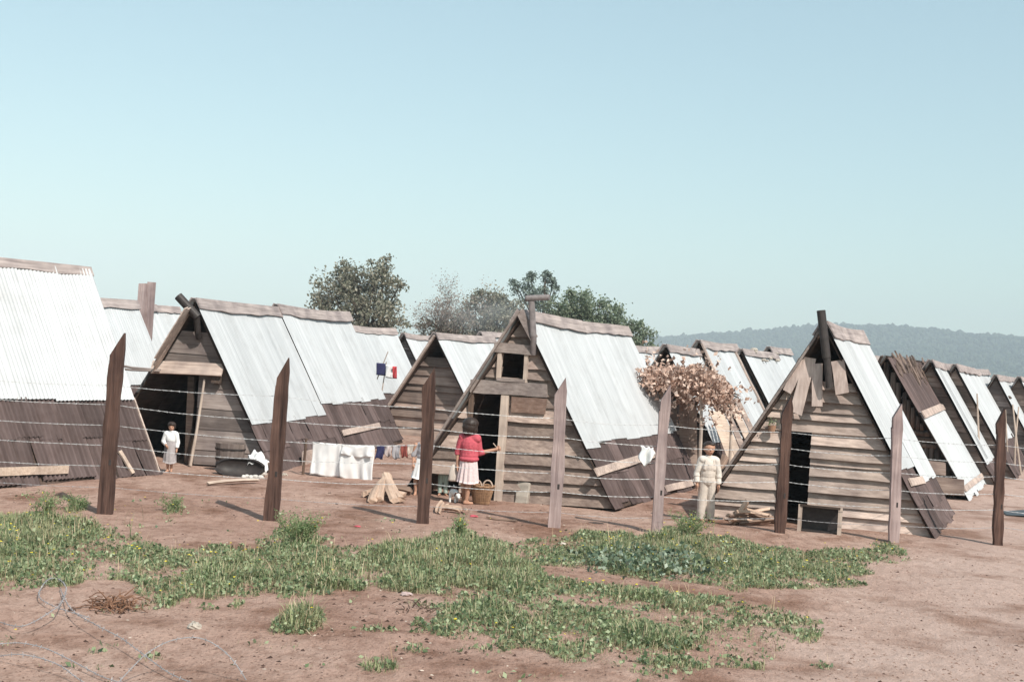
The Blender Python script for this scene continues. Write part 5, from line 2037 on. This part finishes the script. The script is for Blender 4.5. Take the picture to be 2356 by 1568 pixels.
def cloth(name, label, cat, pts_fn, nx, ny, mat, parent=None, group=None, thick=.004):
    vs, fs = [], []
    for j in range(ny + 1):
        for i in range(nx + 1):
            vs.append(tuple(pts_fn(i / nx, j / ny)))
    for j in range(ny):
        for i in range(nx):
            a = j * (nx + 1) + i
            fs.append((a, a + 1, a + nx + 2, a + nx + 1))
    mb_ = MB()
    mb_.add(vs, fs)
    o_ = mb_.build(name, mat, parent, True)
    sd = o_.modifiers.new('thickness', 'SOLIDIFY')
    sd.thickness = thick
    if label:
        tag(o_, label, cat, group)
    return o_


# white cloth thrown over the trough's end
c0 = gp(592, 1092)


def thrown(u, v):
    x = (u - .5) * .34
    y = (v - .5) * .5
    r2 = (x * x * 9 + y * y * 4)
    z = .44 - r2 * .55 + .03 * math.sin(u * 17 + v * 5) + .025 * math.sin(v * 19 - u * 6) - .1 * u
    return Vector((c0.x + x + .03 * math.sin(v * 9), c0.y + y * .7 + .05, max(.02, z)))


cloth('white_rag', 'crumpled white cloth thrown over the end of the black trough', 'cloth', thrown, 26, 26, CLOTH_W)
G3 = 'white lumps beside the trough'
for (a, b_) in [(560, 1098), (568, 1096), (577, 1098), (588, 1097), (600, 1098), (606, 1090)]:
    c = gp(a, b_)
    mb = MB()
    mb.lathe([(.005, 0), (.05, .0), (.055, .03), (.03, .055), (.003, .06)], 9, (c.x, c.y, gz(c.x, c.y) - .005), rng.uniform(.7, 1.2), 1, lambda a_, z: 1 + .2 * math.sin(a_ * 3 + a))
    tag(mb.build('white_stone', m_plain('lime_lump', (.62, .58, .54), .9), None, True), 'white lump of stone lying at the foot of the black trough', 'stone', G3)

# washing on a line
LY = 23.9
la, lb = at(700, 1014, LY), at(966, 1022, LY - .4)
mb = MB()
pts = [la + (lb - la) * (i / 20) - Vector((0, 0, .05 * math.sin(i / 20 * math.pi))) for i in range(21)]
mb.tube(pts, .005, 5)
tag(mb.build('clothes_line', WIREG), 'sagging line of washing strung low between the huts', 'clothes line')
for (px, ln) in ((702, 'left'), (965, 'right')):
    q = at(px, 1014 if px < 800 else 1022, LY if px < 800 else LY - .4)
    mb = MB()
    mb.tube([(q.x, q.y, -.05), (q.x + .02, q.y, q.z + .05)], .025, 7)
    tag(mb.build('line_stake', W_BARK), 'stake holding the %s end of the washing line' % ln, 'stake')


def vn1(a, b_):
    return float(vnoise(a, b_, 1.0, 77))


def hung(x0px, x1px, zlow, wav, ph, front=0.0, ragged=.02):
    xa, xb = (x0px - 700) / 266, (x1px - 700) / 266

    def fn(u, v):
        f = xa + (xb - xa) * u
        k = f * 20
        i = min(19, max(0, int(k)))
        p = pts[i] + (pts[i + 1] - pts[i]) * (k - i)
        low = zlow(u) if callable(zlow) else zlow
        z = p.z + .006 - (p.z - low) * v
        d = wav * v * math.sin(u * 7 + ph + v * 2.6) + .014 * math.sin(u * 19 + ph * 3 - v * 3) * v + .05 * (vn1(u * 3 + ph, v * 2) - .5) + .03 * (vn1(u * 8 + ph, v * 4 + u * 3) - .5)
        return Vector((p.x + .02 * math.sin(v * 5 + ph) * v, p.y - .008 - front + d, z + ragged * math.sin(u * 7 + ph) * v))
    return fn


def zat(px, py):
    return at(px, py, LY).z


cloth('white_sheet', 'wide white sheet on the washing line, nearer the second post', 'sheet', hung(720, 790, zat(750, 1094), .05, .3), 26, 20, CLOTH_W)
cloth('white_sheet', 'longer white sheet hung crooked, right-hand one on the line', 'sheet', hung(786, 864, lambda u: zat(800, 1098) - u * .12, .05, 2.0), 26, 20, CLOTH_W)
cloth('white_towel', 'short white towel folded over the longer white sheet', 'towel', hung(788, 862, zat(800, 1047), .02, 1.1, .03), 24, 8, CLOTH_W)
cloth('dark_trousers', 'dark trousers on the line right of the white sheets', 'washing', hung(868, 886, lambda u: zat(880, 1050) - .1 * abs(u - .5), .03, .5), 8, 8, CLOTH_B)
cloth('pale_shirt', 'pale shirt on the line between dark trousers and grey cloth', 'washing', hung(888, 903, zat(895, 1047), .03, 1.5), 8, 8, m_plain('pinkish_cloth', (.55, .47, .46)))
cloth('grey_cloth', 'grey cloth on the line left of the dull red one', 'washing', hung(905, 922, zat(910, 1052), .03, 2.5), 8, 8, CLOTH_G)
cloth('red_cloth', 'dull red cloth at the right part of the washing line', 'washing', hung(924, 938, zat(930, 1048), .03, 3.5), 8, 8, m_plain('dull_red_cloth', (.28, .075, .06)))
cloth('cream_cloth', 'cream cloth pegged next to the third post', 'washing', hung(939, 956, zat(945, 1042), .03, 4.5), 8, 8, CLOTH_C)

# white rag on the wire
yp = fpts[4][0].y - .06
rg = [at(1473, 1030, yp), at(1505, 1036, yp)]


def ragfn(u, v):
    p = rg[0] + (rg[1] - rg[0]) * u
    L = .2 + .07 * math.sin(u * 5)
    return Vector((p.x + .02 * math.sin(v * 6 + u * 4), p.y - .015 + .035 * math.sin(u * 11 + v * 4) * (.3 + v), p.z + .03 - L * v + .012 * math.sin(u * 15)))


cloth('white_rag', 'small white rag caught on the barbed wire beside the grey post', 'rag', ragfn, 16, 12, CLOTH_W)

# little things in the foreground


def rock(label, px, py, r, mat, sq=.7, name='stone', cat='stone', sx=1.0):
    c = gp(px, py)
    mb_ = MB()
    s0 = rng.uniform(0, 6)
    vs, fs = [], []
    nv, nu = 8, 12
    for j in range(nv + 1):
        th_ = math.pi * j / nv
        for i in range(nu):
            a = 2 * math.pi * i / nu
            rr = r * (1 + .16 * math.sin(a * 2 + s0 + j) + .1 * math.sin(a * 5 + s0 * 2 + j * 2))
            vs.append((c.x + rr * sx * math.sin(th_) * math.cos(a), c.y + rr * math.sin(th_) * math.sin(a), gz(c.x, c.y) + r * .25 + rr * sq * math.cos(th_)))
    for j in range(nv):
        for i in range(nu):
            fs.append((j * nu + i, j * nu + (i + 1) % nu, (j + 1) * nu + (i + 1) % nu, (j + 1) * nu + i))
    mb_.add(vs, fs)
    tag(mb_.build(name, mat), label, cat)


rock('pale rounded stone on bare earth below the grass', 447, 1442, .055, STONE)
rock('dark clod of earth by the barbed wire, left of the dry root', 166, 1402, .03, m_plain('dark_clod', (.10, .06, .045)))
for k in range(5):
    rock(['white crumpled paper in the right-hand grass patch, near the bluish weeds', 'white paper scrap at the upper edge of the middle grass', 'pale pinkish scrap lying in the grass edge left of the bare patch', 'pale shard standing in the middle grass', 'red rag scrap on the earth between second and third posts'][k],
         [1622, 1293, 935, 842, 822][k], [1309, 1250, 1375, 1352, 1211][k], [.035, .04, .05, .03, .035][k], [CLOTH_W, CLOTH_C, m_plain('pink_paper', (.5, .38, .36)), CLOTH_C, CLOTH_R][k], [.4, .4, .4, 1.8, .3][k], 'scrap', 'scrap', [1.4, 1.3, 1.3, .5, 1.2][k])
rock('red rag lying on the earth below the girl', 1090, 1191, .045, CLOTH_R, .4, 'scrap', 'scrap', 1.5)
rock('pale chip of wood on the earth right of the second post', 640, 1180, .04, STONE, .4, 'stone', 'stone', 1.3)
rock('white stone before the black trough', 655, 1090, .06, STONE, .5)


def wad(name, label, cat, px, py, rx, ry, rz_, n_, mat, ln=.12, wd=.006):
    c = gp(px, py)
    mb_ = MB()
    for _ in range(n_):
        p = Vector((c.x + rng.gauss(0, rx), c.y + rng.gauss(0, ry), gz(c.x, c.y) + abs(rng.gauss(0, rz_)) + .01))
        d = Vector((rng.gauss(0, 1), rng.gauss(0, 1), rng.gauss(0, .45))).normalized() * ln * rng.uniform(.4, 1)
        md_ = p + d * .5 + Vector((0, 0, rng.uniform(0, .03)))
        mb_.tube([p, md_, p + d], [wd, wd * .8, wd * .4], 4)
    tag(mb_.build(name, mat), label, cat)


wad('dry_root', 'tangled brown dry root on the earth left of the grass tongue', 'root', 262, 1395, .11, .1, .04, 130, m_wood('root', (.14, .075, .05), (.32, .18, .12), 'x'), .16, .007)
wad('straw_wisp', 'wisp of pale straw in the middle of the grass', 'straw', 1187, 1352, .07, .07, .03, 90, STRAW, .14, .004)
wad('twigs', 'few broken twigs on the earth below the middle grass', 'twigs', 955, 1412, .16, .14, .01, 30, W_BARK, .18, .005)

# puddle far right
mp = [(2306, 1179), (2356, 1176), (2420, 1178), (2430, 1188), (2356, 1190), (2316, 1188)]
vs = []
for a, b_ in mp:
    q = gp(a, b_)
    vs.append((q.x, q.y, .035))
mb = MB()
mb.add(vs, [tuple(range(len(vs)))[::-1]])
mw, n_, p_ = newmat('puddle_water')
p_.inputs['Base Color'].default_value = (.03, .03, .035, 1)
p_.inputs['Roughness'].default_value = .35
p_.inputs['Specular IOR Level'].default_value = .15
tag(mb.build('puddle', mw), kind='structure')

# ------------------------------------------------------------------ brush shelter and its surroundings
SY = 26.2
t = thing('brush_shelter', 'rough shelter of thin poles roofed with dry brown leafy branches', 'shelter', (at(1590, 900, SY).x, SY, 0))
O = Vector(t.location)


def lp(px, py, y=SY):
    return at(px, py, y) - O


for (a, b_, y1, y2, r) in [((1606, 1140), (1613, 838), SY - .5, SY - .5, .035), ((1674, 1140), (1682, 900), SY + .3, SY + .3, .03), ((1520, 1150), (1520, 870), SY + .2, SY + .2, .035)]:
    p, q = lp(*a, y1), lp(*b_, y2)
    p.z = -.05
    mb = MB()
    mb.tube([p, (p + q) / 2 + Vector((.03, 0, 0)), q], [r * 1.1, r, r * .8], 8)
    mb.build('pole', W_FRESHZ, t)
mb = MB()
for (a, b_) in [((1470, 868), (1700, 908)), ((1480, 900), (1692, 903)), ((1490, 845), (1665, 880)), ((1600, 935), (1625, 830)), ((1560, 860), (1700, 915))]:
    p, q = lp(*a, SY + rng.uniform(-.4, .5)), lp(*b_, SY + rng.uniform(-.4, .5))
    mb.tube([p, (p + q) / 2 + Vector((0, 0, .04)), q], [.025, .022, .014], 6)
mb.build('roof_pole', W_BARK, t)
PB_ = []
spine = [(1475, 868, 20), (1500, 865, 24), (1525, 872, 28), (1550, 870, 30), (1575, 872, 30), (1600, 875, 30), (1625, 882, 30), (1645, 888, 26), (1660, 900, 22), (1672, 915, 14), (1640, 915, 18), (1655, 930, 12), (1620, 915, 16), (1575, 910, 18), (1600, 850, 14), (1545, 850, 10), (1500, 895, 14)]
for (px, py, r) in spine:
    n_ = int(r * r * .62)
    rad = np.sqrt(nrg.random(n_)) * r
    an = nrg.uniform(0, 6.28, n_)
    for i in range(n_):
        PB_.append(tuple(lp(px + math.cos(an[i]) * rad[i] * 1.15, py + math.sin(an[i]) * rad[i], SY + rng.uniform(-.8, .9))))
for _ in range(90):
    px, py, r = rng.choice(spine)
    a_ = rng.uniform(0, 6.28)
    q = lp(px + math.cos(a_) * r * 1.1, py + math.sin(a_) * r * .95, SY + rng.uniform(-.8, .8))
    d = Vector((math.cos(a_) * .8, rng.uniform(-.3, .3), -math.sin(a_) * .6 - rng.uniform(0, .3))).normalized()
    for k in range(rng.randint(5, 12)):
        PB_.append(tuple(q + d * .05 * k + Vector((rng.gauss(0, .03), rng.gauss(0, .03), rng.gauss(0, .03)))))
leaves(np.array(PB_), .1, TWIG_LEAF, t, 'dry_branches', .0)
mb = MB()
for k in range(120):
    px, py, r = rng.choice(spine)
    p = lp(px + rng.uniform(-r, r), py + rng.uniform(-r, r) * .8, SY + rng.uniform(-.7, .7))
    d = Vector((rng.uniform(-.3, .3), rng.uniform(-.2, .2), rng.uniform(-.2, .22)))
    mb.tube([p, p + d], [.007, .003], 3)
mb.build('twigs', W_BARK, t)
# dark plank wall under it
mb = MB()
G4 = 'boards leaning on the roof behind the boy'
for (a, b_, y1, y2, wd) in [((1640, 945), (1690, 1075), 28.6, 27.2, .17), ((1652, 938), (1706, 1068), 28.8, 27.4, .16), ((1668, 935), (1718, 1052), 29.0, 27.6, .12), ((1682, 925), (1732, 1030), 29.2, 27.8, .16), ((1695, 918), (1738, 1008), 29.4, 28.0, .12)]:
    mb = MB()
    mb.plank(at(*a, y1), at(*b_, y2), wd, .03, (1, .3, .2), 4, .012, .05)
    tag(mb.build('leaning_board', W_FRESH if wd > .13 else W_GABLE), 'pale rough board leaning in the row behind the boy, between shelter and clapboard hut', 'board', G4)
for (a, b_, y1, wd, lab) in [((1548, 925), (1545, 1030), 27.6, .2, 'upright dark plank in the shade of the brush shelter, leftmost'), ((1572, 915), (1580, 1035), 27.4, .2, 'upright plank in the shade of the brush shelter, middle'), ((1594, 920), (1600, 1040), 27.5, .16, 'upright plank in the shade of the brush shelter, beside its pole')]:
    p, q = at(*b_, y1), at(*a, y1)
    p.z = -.02
    mb = MB()
    mb.plank(p, q, wd, .04, (1, 0, 0), 4, .015, .05)
    tag(mb.build('upright_plank', W_GABLE), lab, 'plank')
place_log('short brown log lying aslant behind the boy at the hut corner', at(1640, 1095, 23.5), at(1668, 1052, 23.9), .16, .16, W_SPLITD, None)

# flag-like cloth and poles before the far roof on the left
FY2 = 36.8
for (a, b_, lab) in [((861, 888), (893, 808), 'longer thin pole leaning left, behind the hung blue cloth'), ((876, 920), (889, 832), 'shorter thin pole standing upright behind the hung blue cloth')]:
    p, q = at(*a, FY2), at(*b_, FY2 + .05)
    p = p + (p - q) * ((p.z) / (q - p).z) if p.z > 0 else p
    mb = MB()
    mb.tube([p, q], [.022, .015], 6)
    tag(mb.build('pole', W_FRESHZ), lab, 'pole')
t = thing('hanging_cloth', 'blue, white and red cloth hung from thin poles before a white roof', 'cloth', (at(888, 850, FY2).x, FY2, 0))
O = Vector(t.location)


def band(x0, x1, y0, y1, dy_):
    def fn(u, v):
        p = at(x0 + (x1 - x0) * u, y0 + (y1 - y0) * v + dy_ * u, FY2 - .08 + .04 * math.sin(u * 6 + v * 4 + x0)) - O
        return p
    return fn


cloth('blue_band', None, None, band(866, 887, 834, 862, 2), 10, 8, CLOTH_B, t)
cloth('white_band', None, None, band(887, 903, 838, 868, 3), 8, 8, CLOTH_W, t)
cloth('red_band', None, None, band(903, 913, 842, 870, 1), 6, 8, m_plain('bright_red_cloth', (.55, .07, .08)), t)

# thin poles by the far grey hut
G5 = 'thin poles by the far grey hut'
for (a, b_, lab) in [((2313, 942), (2322, 1048), 'thin crooked pole left of the others by the far grey hut'), ((2330, 930), (2352, 1040), 'thin pole leaning left across the far white roof edge'), ((2344, 935), (2336, 1042), 'thin pole crossing the leaning one at the right edge'), ((2248, 905), (2262, 1010), 'thin bent pole against the lower-ridged white roof')]:
    yy_ = 36.0 if a[0] > 2300 else 33.0
    p, q = at(*b_, yy_), at(*a, yy_)
    p.z = -.02
    mb = MB()
    mb.tube([p, (p + q) / 2 + Vector((rng.uniform(-.05, .05), 0, 0)), q], [.03, .025, .018], 6)
    tag(mb.build('thin_pole', W_FRESHZ), lab, 'pole', G5)



# ------------------------------------------------------------------ smoke


def smoke(label, px, py, y, rx, ry, dens, sc):
    c = at(px, py, y)
    bm_ = bmesh.new()
    bmesh.ops.create_icosphere(bm_, subdivisions=3, radius=1)
    me = bpy.data.meshes.new('smoke')
    bm_.to_mesh(me)
    bm_.free()
    o_ = bpy.data.objects.new('smoke', me)
    COL.objects.link(o_)
    o_.location = c
    o_.scale = (rx * y / FPX, rx * y / FPX * .7, ry * y / FPX)
    mt = bpy.data.materials.new('smoke')
    mt.use_nodes = True
    n = mt.node_tree
    n.nodes.remove(n.nodes['Principled BSDF'])
    tc = n.nodes.new('ShaderNodeTexCoord')
    ln = nd(n, 'ShaderNodeVectorMath', operation='LENGTH')
    n.links.new(tc.outputs['Object'], ln.inputs[0])
    fo = nd(n, 'ShaderNodeMapRange')
    fo.inputs[1].default_value = 1.0
    fo.inputs[2].default_value = .25
    n.links.new(ln.outputs['Value'], fo.inputs[0])
    no = nd(n, 'ShaderNodeTexNoise', i_Scale=sc, i_Detail=4.0)
    n.links.new(tc.outputs['Object'], no.inputs['Vector'])
    nr = nd(n, 'ShaderNodeMapRange')
    nr.inputs[1].default_value = .35
    nr.inputs[2].default_value = .7
    n.links.new(no.outputs['Fac'], nr.inputs[0])
    m1 = nd(n, 'ShaderNodeMath', operation='MULTIPLY')
    n.links.new(fo.outputs[0], m1.inputs[0])
    n.links.new(nr.outputs[0], m1.inputs[1])
    m2 = nd(n, 'ShaderNodeMath', operation='MULTIPLY')
    m2.inputs[1].default_value = dens
    n.links.new(m1.outputs[0], m2.inputs[0])
    pv_ = n.nodes.new('ShaderNodeVolumePrincipled')
    pv_.inputs['Color'].default_value = (.93, .96, 1.0, 1)
    pv_.inputs['Anisotropy'].default_value = -.4
    n.links.new(m2.outputs[0], pv_.inputs['Density'])
    n.links.new(pv_.outputs[0], n.nodes['Material Output'].inputs['Volume'])
    me.materials.append(mt)
    tag(o_, label, 'smoke', kind='stuff')


smoke('thin bluish smoke drifting left from the T-shaped stovepipe before the trees', 1120, 722, 40, 150, 60, .22, 1.6)
smoke('faint wisp of smoke above the tilted black stovepipe', 1895, 690, 20.6, 16, 40, 1.5, 2.2)

# ------------------------------------------------------------------ haze
mb = MB()
mb.box((-4300, -80, -1.2), (4300, 2900, 160))
mh = bpy.data.materials.new('haze')
mh.use_nodes = True
n = mh.node_tree
n.nodes.remove(n.nodes['Principled BSDF'])
pv = n.nodes.new('ShaderNodeVolumePrincipled')
pv.inputs['Color'].default_value = (.80, .90, 1.0, 1)
pv.inputs['Density'].default_value = .00036
pv.inputs['Anisotropy'].default_value = -.35
n.links.new(pv.outputs[0], n.nodes['Material Output'].inputs['Volume'])
hz = mb.build('haze', mh)
tag(hz, kind='stuff')
hz['label'] = 'thin blue haze over the village and the hill'
hz['category'] = 'haze'
